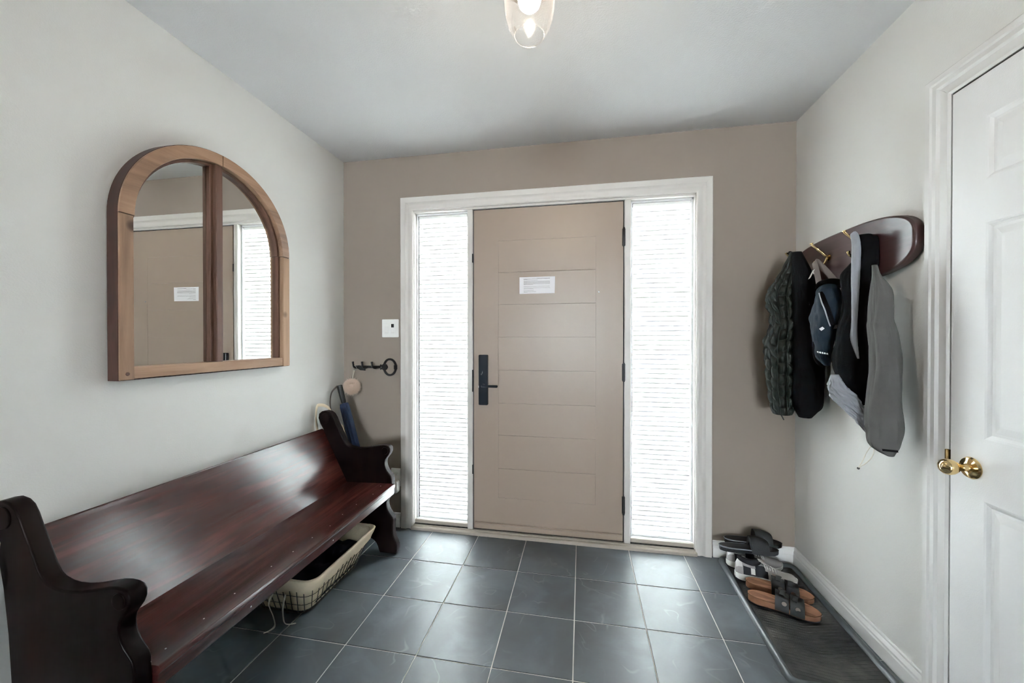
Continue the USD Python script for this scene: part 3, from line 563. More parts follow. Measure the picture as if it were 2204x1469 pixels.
part(t, 'standoff', [lathe([(0, 0), (0.005, 0), (0.005, 0.006), (0, 0.006)], (x, -0.006, 1.056), 10, 'y') for x in (0.11, 0.312)], 'black_metal')
t = thing('pompom_keychain', 'fluffy beige pompom keychain hanging from the first hook of the key rack', 'keychain', loc=(0.092, -0.050, 0.93))
PC = np.array([0.092, -0.052, 0.930])
core = trimesh.creation.icosphere(4, 0.040); core.vertices += core.vertex_normals * ((meshkit.fbm(core.vertices * 60, 3, 3) - 0.5) * 0.012)[:, None]
part(t, 'pompom', core.apply_translation(PC), 'fur', smooth=True)
part(t, 'key_ring', [tube([(0.098 + 0.014 * math.cos(a), -0.030 - 0.006 * math.sin(a), 1.050 + 0.016 * math.sin(a)) for a in np.linspace(0, 2 * PI, 28)], 0.0014, 6)], 'steel')
part(t, 'cord', [tube([(0.094, -0.034, 1.035), (0.092, -0.040, 1.00), (0.093, -0.048, 0.966)], 0.0018, 6, 16), tube([(0.101, -0.034, 1.035), (0.097, -0.042, 1.00), (0.094, -0.05, 0.966)], 0.0018, 6, 16)], 'ribbon')
rs = np.random.RandomState(4)
nd = rs.normal(size=(3600, 3)); nd /= np.linalg.norm(nd, axis=1, keepdims=True)
ln = rs.uniform(0.010, 0.020, 3600); bend = rs.normal(size=(3600, 3)) * 0.35; bend[:, 2] -= 0.25
cp = []
for d, l, bb in zip(nd, ln, bend):
    p0 = PC + d * 0.037; cp += [p0, p0 + d * l * 0.5, p0 + (d + bb * 0.4) * l * 0.85, p0 + (d + bb) * l]
c = UsdGeom.BasisCurves.Define(stage, t.path + '/fur_hair')
c.CreateTypeAttr('cubic'); c.CreateBasisAttr('bezier'); c.CreateWrapAttr('nonperiodic')
c.CreateCurveVertexCountsAttr(Vt.IntArray([4] * 3600)); c.CreatePointsAttr(Vt.Vec3fArray.FromNumpy((np.array(cp) - PC * 0 - np.array([0.092, -0.050, 0.93])).astype(np.float32)))
c.CreateWidthsAttr(Vt.FloatArray([0.0006])); c.SetWidthsInterpolation('constant')
UsdShade.MaterialBindingAPI.Apply(c.GetPrim()).Bind(MATS['fur']); meta(c.GetPrim(), kind='stuff')

# ------------------------------------------------------------ closet door on the right
CP2 = [(0, 0), (0, 0.010), (0.008, 0.014), (0.020, 0.012), (0.034, 0.013), (0.042, 0.019), (0.056, 0.0185), (0.062, 0.022), (0.078, 0.022), (0.082, 0.018), (0.082, 0)]
casing('trim_2', 'white moulded casing around the closet door on the right wall', -1.680, -0.908, 2.017, lambda a, w, z: (W - w, a, z), CP2)
d2 = thing('door_2', 'white six-panel closet door with a brass knob', 'door', kind='structure', loc=(W, -1.27, 0.01))
CY0, CY1, CZ0, CZ1 = -1.675, -0.9135, 0.012, 2.0105
ip = [(-1.572, -1.350), (-1.238, -1.016)]
zp = [(0.19, 0.769), (0.950, 1.578), (1.704, 1.886)]
CF = W - 0.004                                             # the door's face
sl = m3.Manifold.cube((0.002, CY1 - CY0, CZ1 - CZ0)).translate((W - 0.0022, CY0, CZ0)) + m3.Manifold.cube((0.010, CY1 - CY0, CZ1 - CZ0)).translate((CF - 0.006, CY0, CZ0))
for y0, y1 in ip:
    for z0, z1 in zp: sl = sl - m3.Manifold.cube((0.02, y1 - y0, z1 - z0)).translate((CF - 0.015, y0, z0))
part(d2, 'slab', [sl, box(W - 0.0025, W - 0.0005, CY0, CY1, CZ0, CZ1)], 'closet_door_paint', smooth=False)
for y0, y1 in ip:
    for z0, z1 in zp:
        R = []
        for ins, dx in ((0.0, -0.006), (0.006, -0.0045), (0.014, 0.0005), (0.022, 0.0008), (0.042, -0.0050), (0.050, -0.0055), (min(y1 - y0, z1 - z0) / 2 - 0.001, -0.0055)):
            R.append([(CF + dx, y0 + ins, z0 + ins), (CF + dx, y0 + ins, z1 - ins), (CF + dx, y1 - ins, z1 - ins), (CF + dx, y1 - ins, z0 + ins)])
        part(d2, 'panel', [rings(R, cap=False), box(CF - 0.005, CF - 0.001, y0 + 0.045, y1 - 0.045, z0 + 0.045, z1 - 0.045)], 'closet_door_paint', smooth=False)
part(d2, 'gasket', [box(W - 0.006, W - 0.0004, CY1, CY1 + 0.0052, 0, CZ1 + 0.005), box(W - 0.006, W - 0.0004, CY0, CY1, CZ1, CZ1 + 0.0055)], 'dark_gap', smooth=False)
kb = part(d2, 'knob', lathe([(0, 0.068), (0.008, 0.0675), (0.016, 0.064), (0.0215, 0.057), (0.0235, 0.048), (0.0215, 0.039), (0.016, 0.031), (0.0115, 0.026), (0.0105, 0.018), (0.012, 0.012), (0.013, 0.006), (0, 0.006)][::-1], n=40), 'brass', local=True) if False else None
def along(prof, y, z, x0):                                  # lathe that points from the door into the room
    v, f = lathe(prof, n=40); return np.column_stack([x0 - v[:, 2], y + v[:, 0], z + v[:, 1]]), f
KY, KZ = -0.980, 0.855
rs_ = part(d2, 'rosette', along([(0, 0), (0.032, 0), (0.0325, 0.003), (0.029, 0.008), (0.020, 0.011), (0.013, 0.013), (0, 0.0135)], KY, KZ, CF - 0.006), 'brass', label='round brass rosette')
part(rs_, 'knob', along([(0, 0.010), (0.0125, 0.010), (0.0105, 0.020), (0.0105, 0.030), (0.013, 0.037), (0.0185, 0.043), (0.0225, 0.051), (0.0240, 0.060), (0.0220, 0.069), (0.0160, 0.076), (0.007, 0.0795), (0, 0.080)], KY, KZ, CF - 0.006), 'brass', label='shiny brass door knob')
part(d2, 'latch_plate', box(W - 0.020, W - 0.001, CY1 + 0.0052, CY1 + 0.0085, KZ - 0.002, KZ + 0.036, 0.001), 'brass')

# ------------------------------------------------------------ coat rack
t = thing('coat_rack', 'long oval reddish-brown wooden coat rack with brass hooks on the right wall', 'coat rack', loc=(W, -0.42, 1.597))
sup = lambda a, A, B, n: (math.copysign(abs(math.cos(a)) ** (2 / n), math.cos(a)) * A - 0.42, math.copysign(abs(math.sin(a)) ** (2 / n), math.sin(a)) * B + 1.5975)
part(t, 'board', plate([sup(a, 0.392, 0.1195, 2.9) for a in np.linspace(0, 2 * PI, 90, endpoint=False)], 0.036, 0.009, lambda u, v, w: (W - 0.001 - w, u, v), 4), 'rack_wood', smooth=50)
BX = W - 0.037
HK = [(-0.135, 1.672), (-0.355, 1.668), (-0.580, 1.664)]
for y, z in HK:
    h = part(t, 'hook', tube([(BX - 0.002, y, z - 0.045), (BX - 0.016, y, z - 0.042), (BX - 0.030, y + 0.004, z - 0.025), (BX - 0.050, y + 0.006, z - 0.006), (BX - 0.068, y + 0.006, z + 0.010), (BX - 0.072, y + 0.006, z + 0.020)], [0.006] * 20 + [0.0045] * 12 + [0.007] * 4, 10, 36), 'brass')
    part(h, 'lower_prong', tube([(BX - 0.010, y, z - 0.052), (BX - 0.022, y, z - 0.078), (BX - 0.040, y, z - 0.090), (BX - 0.056, y, z - 0.080), (BX - 0.060, y, z - 0.066)], [0.005] * 24 + [0.0065] * 4, 10, 28), 'brass')
    part(h, 'mount', lathe([(0, 0), (0.014, 0), (0.014, 0.003), (0, 0.004)], (BX - 0.004, y, z - 0.050), 20, 'x'), 'brass')

# ------------------------------------------------------------ hanging clothes: stacked oval sections (z, x, y, half width), baked in metres
VEST_Q = ([[1.6722, 2.6331, -0.2323, 0.0204], [1.6093, 2.6197, -0.2261, 0.0318], [1.5372, 2.6, -0.2169, 0.0465], [1.4545, 2.5816, -0.2084, 0.0634], [1.3556, 2.5883, -0.2115, 0.0545], [1.2994, 2.5867, -0.2108, 0.0546], [1.2243, 2.5761, -0.2059, 0.0665], [1.1372, 2.5782, -0.2068, 0.0645], [1.0338, 2.5821, -0.2087, 0.0625], [0.9473, 2.5878, -0.2113, 0.0565], [0.8913, 2.5907, -0.2127, 0.0516], [0.8676, 2.5893, -0.212, 0.0421]], (0.9071, -0.421))
VEST_B = ([[1.6665, 2.6282, -0.259, 0.0201], [1.5806, 2.6428, -0.2662, 0.0379], [1.489, 2.6541, -0.2717, 0.052], [1.3534, 2.6607, -0.275, 0.0589], [1.2183, 2.6675, -0.2783, 0.0622], [1.0768, 2.6703, -0.2797, 0.0648], [0.9935, 2.669, -0.2791, 0.0631], [0.9214, 2.6686, -0.2789, 0.0586], [0.8915, 2.6636, -0.2764, 0.0437], [0.864, 2.66, -0.2746, 0.0268]], (0.8977, -0.4406))
PACK = ([[1.4805, 2.6456, -0.4759, 0.0217], [1.4665, 2.6447, -0.4754, 0.0349], [1.4465, 2.6439, -0.4749, 0.0435], [1.4122, 2.6445, -0.4753, 0.0489], [1.372, 2.6418, -0.4738, 0.0521], [1.3217, 2.6373, -0.4713, 0.05], [1.2692, 2.6308, -0.4677, 0.0456], [1.2266, 2.6284, -0.4663, 0.0378], [1.19, 2.6293, -0.4669, 0.0323], [1.1557, 2.6337, -0.4693, 0.0243], [1.1257, 2.6415, -0.4736, 0.0093]], (0.8744, -0.4852))
BLACK = ([[1.6409, 2.7018, -0.6284, 0.0226], [1.6187, 2.7039, -0.6297, 0.0318], [1.5771, 2.7029, -0.6291, 0.0345], [1.5377, 2.6878, -0.6199, 0.0471], [1.4991, 2.6749, -0.6121, 0.0546], [1.4443, 2.6706, -0.6095, 0.0521], [1.3519, 2.6694, -0.6087, 0.046], [1.2948, 2.6617, -0.6041, 0.0526], [1.2502, 2.66, -0.603, 0.0548], [1.213, 2.6611, -0.6037, 0.0589], [1.1664, 2.6587, -0.6023, 0.0632], [1.1104, 2.6581, -0.6019, 0.0549], [1.0549, 2.6628, -0.6047, 0.0443], [1.0184, 2.6692, -0.6086, 0.0316], [0.9828, 2.6802, -0.6153, 0.0136]], (0.8547, -0.5192))
SLEEVE = ([[1.5099, 2.6409, -0.7456, 0.008], [1.4686, 2.6461, -0.7491, 0.0128], [1.4375, 2.6532, -0.7538, 0.0224], [1.4019, 2.6567, -0.7561, 0.0277], [1.3165, 2.6534, -0.754, 0.0296], [1.2896, 2.6534, -0.754, 0.0333], [1.2308, 2.6586, -0.7574, 0.0355], [1.149, 2.6643, -0.7612, 0.0394], [1.0686, 2.6633, -0.7606, 0.0455], [1.0201, 2.6634, -0.7606, 0.0479], [0.9667, 2.6644, -0.7613, 0.0514], [0.9119, 2.6667, -0.7628, 0.0501], [0.8644, 2.6641, -0.7611, 0.0443], [0.8435, 2.6676, -0.7634, 0.0298], [0.8307, 2.6764, -0.7692, 0.0124]], (0.8321, -0.5546))
HEM = ([[1.1007, 2.5803, -0.6327, 0.0127], [1.0715, 2.5833, -0.6345, 0.0218], [1.0463, 2.5898, -0.6385, 0.0307], [1.0204, 2.6038, -0.6471, 0.0385], [0.9947, 2.6162, -0.6546, 0.0373], [0.9696, 2.6308, -0.6635, 0.0321], [0.9444, 2.6418, -0.6703, 0.0231], [0.9207, 2.6499, -0.6752, 0.0151], [0.887, 2.6601, -0.6814, 0.0045]], (0.8532, -0.5215))
STRAP = ([[1.6617, 2.6443, -0.6356, 0.0047], [1.6509, 2.6437, -0.6353, 0.0122], [1.6229, 2.6473, -0.6374, 0.0135], [1.5774, 2.648, -0.6379, 0.0142], [1.4776, 2.6466, -0.637, 0.0135], [1.3684, 2.6465, -0.637, 0.0102], [1.2956, 2.645, -0.6361, 0.0095], [1.2482, 2.644, -0.6354, 0.0122], [1.2044, 2.6488, -0.6384, 0.0081], [1.1646, 2.6553, -0.6423, 0.0034]], (0.8551, -0.5185))

def cloth_loft(table, depth, n=80, m=72, disp=None, push=0.0):
    rows, r = table; q = interp_rows(rows, n); r = np.array([*r, 0.0]); d = np.array([-r[1], r[0], 0.0])   # d points away from the viewer's side
    ang = np.arange(m) * 2 * PI / m; R = []
    dep = np.interp(np.linspace(0, 1, n), np.linspace(0, 1, len(depth)), depth)
    for i, (z, x, y, a) in enumerate(q):
        a = max(a, 0.002); b = dep[i]
        ca, sa = np.cos(ang), np.sin(ang)
        sx = np.sign(ca) * np.abs(ca) ** 0.85; sy = np.sign(sa) * np.abs(sa) ** 0.85
        k = np.ones(m) if disp is None else 1.0
        off = 0.0 if disp is None else disp(ang, z, i / (n - 1))
        edge = min(1.0, 4 * i / n, 4 * (n - 1 - i) / n + 0.15)
        P_ = np.array([x, y, z]) + ((sx * a)[:, None] * r) + (sy * b)[:, None] * d + (off * edge if np.ndim(off) else 0)[:, None] * ((sx)[:, None] * r + (sy)[:, None] * d) if disp is not None else np.array([x, y, z]) + ((sx * a)[:, None] * r) + (sy * b)[:, None] * d
        P_[:, 0] = np.minimum(P_[:, 0], (BX - 0.003) if z > 1.47 else W - 0.004)
        P_[:, 1] = np.minimum(P_[:, 1], -0.016)
        R.append(P_)
    return rings(R)
def quilt(ang, z, s):
    ch = np.abs(np.sin(ang * 5.5 + 0.5 * np.sin(z * 9)))               # upright channels
    row = np.abs(np.sin(z * PI / 0.055 + 1.3 * np.floor(ang * 5.5 / PI) + 0.8 * np.sin(ang * 3)))
    p = np.stack([np.cos(ang) * 1.2, np.sin(ang) * 1.2, np.full_like(ang, z * 9)], 1)
    return (0.017 * np.sqrt(ch) * (0.25 + 0.75 * np.sqrt(row)) - 0.013) + 0.018 * (meshkit.fbm(p * 2.6, 3, 2) - 0.5)
def folds(amp, k, seed, zs=3.0):
    def f(ang, z, s):
        p = np.stack([np.cos(ang) * k, np.sin(ang) * k, np.full_like(ang, z * zs)], 1)
        return amp * 2 * (meshkit.fbm(p, 3, seed) - 0.5)
    return f
t = thing('quilted_jacket', 'dark green quilted jacket with black side hanging nearest the corner', 'jacket', loc=(2.62, -0.23, 0.86))
part(t, 'quilted_panel', cloth_loft(VEST_Q, [0.02, 0.05, 0.075, 0.085, 0.085, 0.08, 0.07], 220, 150, quilt), 'quilt_green', smooth=True, label='dark green quilted front')
part(t, 'side_panel', cloth_loft(VEST_B, [0.02, 0.05, 0.07, 0.075, 0.07, 0.06, 0.04], 80, 72, folds(0.008, 1.6, 3)), 'black_fabric', smooth=True, label='plain black side')
part(t, 'hanging_loop', tube([(2.655, -0.130, 1.685), (2.650, -0.150, 1.690), (2.640, -0.190, 1.678), (2.632, -0.222, 1.660)], 0.006, 8, 20), 'black_fabric')
part(t, 'zip_pull', [tube([(2.557, -0.262, 0.872), (2.560, -0.272, 0.862), (2.566, -0.277, 0.846)], 0.0028, 6, 12)], 'black_plastic')
t = thing('backpack', 'small navy blue backpack with black straps and a white logo hanging from the middle hook', 'backpack', loc=(2.64, -0.47, 1.12))
pk = part(t, 'body', cloth_loft(PACK, [0.025, 0.06, 0.07, 0.07, 0.065, 0.05, 0.02], 70, 64, folds(0.013, 2.0, 7, 12)), 'navy_fabric', smooth=True)
part(t, 'grab_handle', [tube([(2.607, -0.470, 1.462), (2.612, -0.478, 1.480), (2.640, -0.500, 1.488), (2.668, -0.512, 1.480), (2.674, -0.512, 1.460)], 0.013, 8, 28, 0.6, (0, 1, 0))], 'black_fabric')
part(t, 'hanging_strap', [tube([(2.632, -0.430, 1.492), (2.640, -0.400, 1.545), (2.646, -0.372, 1.590), (2.650, -0.365, 1.598)], 0.013, 8, 20, 0.2, (1, 0.5, 0)), tube([(2.668, -0.478, 1.492), (2.660, -0.430, 1.545), (2.654, -0.380, 1.592), (2.652, -0.366, 1.598)], 0.013, 8, 20, 0.2, (1, 0.5, 0))], 'taupe_web', label='taupe webbing loop')
def onview(s, z, dd, tab=PACK):                             # a point on the viewer's side of a loft: s across (metres), z height
    rows, r = tab; q = np.array(sorted(rows)); x = np.interp(z, q[:, 0], q[:, 1]); y = np.interp(z, q[:, 0], q[:, 2])
    return np.array([x + r[0] * s + r[1] * dd, y + r[1] * s - r[0] * dd, z])
part(t, 'shoulder_strap', [tube([onview(-0.024, 1.442, 0.058), onview(-0.016, 1.41, 0.074), onview(-0.002, 1.375, 0.080), onview(0.014, 1.335, 0.078), onview(0.026, 1.30, 0.070)], 0.0085, 8, 30, 0.3, (0.5, 1, 0))], 'black_fabric')
part(t, 'piping', [tube([onview(-0.030, 1.438, 0.060), onview(-0.022, 1.40, 0.078), onview(-0.008, 1.365, 0.084), onview(0.006, 1.325, 0.083), onview(0.018, 1.295, 0.076)], 0.0026, 6, 30)], 'light_grey_fabric', label='pale grey edge of the strap')
part(t, 'logo', [plate([(-0.009, 0.0), (0.0, -0.009), (0.0095, 0.001), (0.001, 0.009)], 0.0015, 0.0004, lambda u, v, w: tuple(onview(-0.008 + u, 1.285 + v, 0.0755 + w)))], 'white_print', label='small white square logo')
part(t, 'lettering', [plate([(-0.018 + 0.0075 * k, 0.003 - 0.0016 * k), (-0.0125 + 0.0075 * k, 0.0015 - 0.0016 * k), (-0.0125 + 0.0075 * k, 0.0095 - 0.0018 * k), (-0.018 + 0.0075 * k, 0.0105 - 0.0018 * k)], 0.0015, 0.0003, lambda u, v, w: tuple(onview(u - 0.002, 1.180 + v, 0.061 + w))) for k in range(5)], 'white_print', label='white lettering near the bottom')
part(t, 'buckle', [plate([(-0.006, -0.009), (0.006, -0.006), (0.007, 0.010), (-0.003, 0.007)], 0.004, 0.001, lambda u, v, w: tuple(onview(0.036 + u, 1.293 + v, 0.052 + w)))], 'light_grey_fabric')
part(t, 'loose_strap', [tube([onview(-0.03, 1.23, 0.03), onview(-0.034, 1.18, 0.034), onview(-0.030, 1.14, 0.036), onview(-0.012, 1.120, 0.040)], 0.004, 6, 24, 0.4, (0.5, 1, 0))], 'black_fabric')
t = thing('key_fob', 'small white key fob and ring hanging from the middle brass hook', 'keys', loc=(2.645, -0.40, 1.52))
part(t, 'ring', [tube([(2.656 + 0.004 * math.sin(a), -0.375 + 0.012 * math.cos(a), 1.586 + 0.014 * math.sin(a)) for a in np.linspace(0, 2 * PI, 24)], 0.0013, 6)], 'steel')
part(t, 'fob', [plate([(-0.008, 0.0), (0.008, 0.003), (0.006, 0.034), (-0.006, 0.034)], 0.006, 0.0015, lambda u, v, w: (2.646 + u * 0.88, -0.378 - u * 0.45 - w, 1.540 + v))], 'white_plastic')
part(t, 'key', [plate([(-0.004, 0.0), (0.004, 0.0), (0.005, 0.045), (-0.005, 0.045)], 0.002, 0.0005, lambda u, v, w: (2.632 + u * 0.8 - v * -0.42 - 0.018, -0.390 - w - u * 0.4, 1.517 + v * 0.9 + u * 0.6))], 'steel')
t = thing('black_coat', 'black jacket hanging from the right hook behind the grey one', 'jacket', loc=(2.68, -0.60, 0.98))
part(t, 'body', cloth_loft(BLACK, [0.02, 0.03, 0.035, 0.04, 0.045, 0.045, 0.03], 90, 72, folds(0.015, 1.8, 11, 6)), 'black_fabric', smooth=True)
part(t, 'collar', cloth_loft(([[1.655, 2.690, -0.607, 0.012], [1.650, 2.690, -0.612, 0.026], [1.62, 2.692, -0.617, 0.036], [1.58, 2.692, -0.615, 0.036], [1.55, 2.690, -0.612, 0.03]], BLACK[1]), [0.012, 0.028, 0.034, 0.03, 0.02], 30, 48, folds(0.003, 2, 5)), 'black_fabric', smooth=True)
t = thing('grey_jacket', 'grey jacket with a drawcord hem hanging from the right hook', 'jacket', loc=(2.65, -0.70, 0.83))
part(t, 'sleeve', cloth_loft(SLEEVE, [0.015, 0.03, 0.045, 0.05, 0.052, 0.05, 0.045], 120, 90, folds(0.016, 1.5, 21, 3.2)), 'grey_fabric', smooth=True)
part(t, 'hem', cloth_loft(HEM, [0.02, 0.034, 0.038, 0.03, 0.02], 60, 64, folds(0.020, 2.6, 31, 30)), 'light_grey_fabric', smooth=True, label='crumpled pale grey hem')
part(t, 'hood', cloth_loft(STRAP, [0.010, 0.018, 0.014, 0.012, 0.012, 0.012], 90, 40, folds(0.002, 2.0, 41, 9)), 'light_grey_fabric', smooth=True, label='pale grey strip looped over the hook')
part(t, 'drawcord', [tube([(2.640, -0.738, 0.852), (2.630, -0.730, 0.825), (2.622, -0.722, 0.790), (2.620, -0.703, 0.756)], 0.0016, 6, 24), tube([(2.645, -0.745, 0.850), (2.636, -0.748, 0.815), (2.625, -0.735, 0.785), (2.620, -0.703, 0.758)], 0.0016, 6, 24)], 'ribbon')
part(t, 'cord_end', trimesh.creation.icosphere(2, 0.0045).apply_translation((2.620, -0.702, 0.754)), 'grey_fabric', smooth=True)
part(t, 'cuff_tab', [plate([(-0.020, -0.004), (0.020, -0.002), (0.020, 0.005), (-0.020, 0.003)], 0.003, 0.001, lambda u, v, w: tuple(onview(0.012 + u, 0.852 + v, 0.046 + w, SLEEVE)))], 'black_fabric', label='black cuff tab')

# ------------------------------------------------------------ boot tray
t = thing('boot_tray', 'black rubber boot tray with raised rim along the right wall', 'tray', loc=(2.53, -0.43, 0.001), rotz=0)
def ttray(ins, z, n=6):
    L = rr3(0, 0, 0.197 - ins, 0.413 - ins, max(0.045 - ins, 0.012), z, n); a = math.radians(-1.6); c_, s_ = math.cos(a), math.sin(a)
    return np.column_stack([2.530 + L[:, 0] * c_ - L[:, 1] * s_, -0.436 + L[:, 0] * s_ + L[:, 1] * c_, L[:, 2]])
part(t, 'rim', rings([ttray(0.006, 0.001), ttray(0.0, 0.003), ttray(0.003, 0.012), ttray(0.009, 0.0185), ttray(0.015, 0.0205), ttray(0.021, 0.0195), ttray(0.027, 0.014), ttray(0.031, 0.0065)], cap=False), 'tray_rim_sheen', smooth=40)
part(t, 'base', rings([ttray(0.010, 0.001), ttray(0.034, 0.0055)]), 'boot_rubber', smooth=30)
ribs = []
for k in range(46):                                         # herringbone ribs of the mat's floor
    yk = -0.80 + k * 0.0165
    ribs.append(tube([(2.375, yk + 0.02, 0.0049), (2.53, yk - 0.015, 0.0049), (2.685, yk + 0.02, 0.0049)], 0.0016, 5))
part(t, 'tread', ribs, 'boot_rubber', smooth=40, kind='stuff')

# ------------------------------------------------------------ shoes (local x from heel to toe, z up)
ft = np.array([0, 0.04, 0.12, 0.25, 0.40, 0.55, 0.68, 0.80, 0.90, 0.97, 1.0])
fw = np.array([0.010, 0.021, 0.030, 0.033, 0.032, 0.037, 0.043, 0.044, 0.036, 0.021, 0.006])
def half(t_, k=1.0): return np.interp(t_, ft, fw) * k
def foot(L, z, k=1.0, n=40, ins=0.0, sgn=1):
    tt = np.concatenate([0.5 - 0.5 * np.cos(np.linspace(0, PI, n))])
    c = lambda u: sgn * 0.010 * np.sin(PI * np.clip(u, 0, 1)) * (u - 0.3)
    a = [(L * (0.012 + u * 0.976) if ins == 0 else L / 2 + (u - 0.5) * (L - 2 * ins), c(u) - max(half(u, k) - ins, 0.002), 0) for u in tt]
    b = [(L * (0.012 + u * 0.976) if ins == 0 else L / 2 + (u - 0.5) * (L - 2 * ins), c(u) + max(half(u, k) - ins, 0.002), 0) for u in tt[::-1]]
    R = np.array(a + b); R[:, 2] = z(R[:, 0] / L) if callable(z) else z
    return R
def sneaker(label, loc, rotz):
    t = thing('sneaker', label, 'shoe', loc=loc, rotz=rotz, group='grey and black running shoes on the boot tray')
    L = 0.288
    zb = lambda u: 0.0 + 0.012 * np.clip((u - 0.8) / 0.2, 0, 1) ** 2 + 0.005 * np.clip((0.08 - u) / 0.08, 0, 1)
    zt = lambda u: 0.036 - 0.012 * np.clip((u - 0.25) / 0.4, 0, 1) + 0.010 * np.clip((u - 0.82) / 0.18, 0, 1) ** 1.5
    part(t, 'outsole', rings([foot(L, zb, 1.0, ins=0.004), foot(L, zb, 1.02), foot(L, lambda u: zb(u) + 0.006, 1.03)]), 'sneaker_dark', local=True, smooth=40)
    part(t, 'midsole', rings([foot(L, lambda u: zb(u) + 0.006, 1.03), foot(L, lambda u: (zb(u) + zt(u)) / 2 + 0.003, 1.08), foot(L, zt, 1.02), foot(L, zt, 0.9, ins=0.003)]), 'sneaker_white', local=True, smooth=40)
    hh = lambda u: np.interp(u, [0, 0.03, 0.10, 0.22, 0.34, 0.42, 0.55, 0.70, 0.85, 0.94, 0.985], [0.050, 0.066, 0.070, 0.060, 0.058, 0.062, 0.050, 0.036, 0.027, 0.020, 0.006])
    def S(u, a, off=0.0):
        w = half(u) * 0.98 * (1 - 0.18 * np.sin(a)) + off; h = hh(u) + off
        return np.array([L * (0.02 + 0.965 * u), 0.010 * math.sin(PI * u) * (u - 0.3) + w * math.copysign(abs(math.cos(a)) ** 0.8, math.cos(a)), zt(u) - 0.004 + h * abs(math.sin(a)) ** 0.75])
    def patch(u0, u1, a0, a1, off, nu=24, na=14):
        return rings(np.array([[S(u, a, off) for a in np.linspace(a0, a1, na)] for u in np.linspace(u0, u1, nu)]), cap=False, closed=False)
    part(t, 'upper', rings([[S(u, a) for a in np.linspace(0, PI, 26)] for u in np.linspace(0.0, 0.985, 44)]), 'sneaker_grey', local=True, smooth=60)
    for sd in (0, 1):
        m_ = (lambda a: a) if sd == 0 else (lambda a: PI - a)
        part(t, 'side_overlay', [patch(0.10, 0.50, *sorted((m_(0.05), m_(0.62))), 0.0016), patch(0.30, 0.46, *sorted((m_(0.5), m_(1.05))), 0.0018)], 'sneaker_dark', local=True, smooth=True)
        part(t, 'logo', [patch(0.565, 0.625, *sorted((m_(0.42), m_(0.72))), 0.0016, 8, 8)], 'buckle_metal', local=True, smooth=True, label='round emblem on the side')
        part(t, 'side_stripe', [patch(0.22, 0.29, *sorted((m_(0.12), m_(0.6))), 0.0024, 8, 10)], 'sneaker_white', local=True, smooth=True)
    part(t, 'toe_guard', [patch(0.86, 0.982, 0.02, PI - 0.02, 0.0012, 12, 20)], 'sneaker_grey', local=True, smooth=True)
    part(t, 'heel_counter', [patch(0.0, 0.09, 0.02, PI - 0.5, 0.0015, 10, 20)], 'sneaker_white', local=True, smooth=True)
    col = [(L * (0.02 + 0.965 * u), v, z) for u, v, z in ((0.035, 0, 0.108), (0.07, 0.017, 0.103), (0.16, 0.023, 0.094), (0.27, 0.022, 0.088), (0.36, 0.016, 0.093), (0.40, 0.0, 0.098), (0.36, -0.016, 0.093), (0.27, -0.022, 0.088), (0.16, -0.023, 0.094), (0.07, -0.017, 0.103), (0.035, 0, 0.108))]
    part(t, 'collar', tube(col, 0.0055, 8, 60), 'sneaker_dark', local=True)
    cl = smooth_path(col, 60)[:-1]; ins = [cl, (cl - cl.mean(0)) * np.array([0.82, 0.72, 1]) + cl.mean(0) - [0, 0, 0.004], (cl - cl.mean(0)) * np.array([0.5, 0.45, 0.6]) + cl.mean(0) - [0, 0, 0.010]]
    part(t, 'lining', rings(ins), 'sneaker_dark', local=True, smooth=True)
    part(t, 'tongue', tube([(L * 0.39, 0, 0.104), (L * 0.43, 0, 0.100), (L * 0.50, 0, 0.086), (L * 0.56, 0, 0.076)], [0.014] * 12 + [0.011] * 8, 10, 20, 0.3, (0, 0, 1)), 'sneaker_grey', local=True)
    for k, u in enumerate(np.linspace(0.46, 0.64, 5)):
        part(t, 'lace', tube([S(u, 0.95, 0.001), S(u, 1.3, 0.004), S(u + 0.006, PI / 2, 0.0055), S(u, PI - 1.3, 0.004), S(u, PI - 0.95, 0.001)], 0.0024, 6, 16), 'sneaker_white', local=True)
    return t
TZ = 0.0085
sn = sneaker('grey and black running shoe between the other one and the cork sandals', (2.371, -0.207, TZ), -3)
dup(sn, 'grey and black running shoe nearest the corner, under the black slides', (2.368, -0.100, TZ), 3)
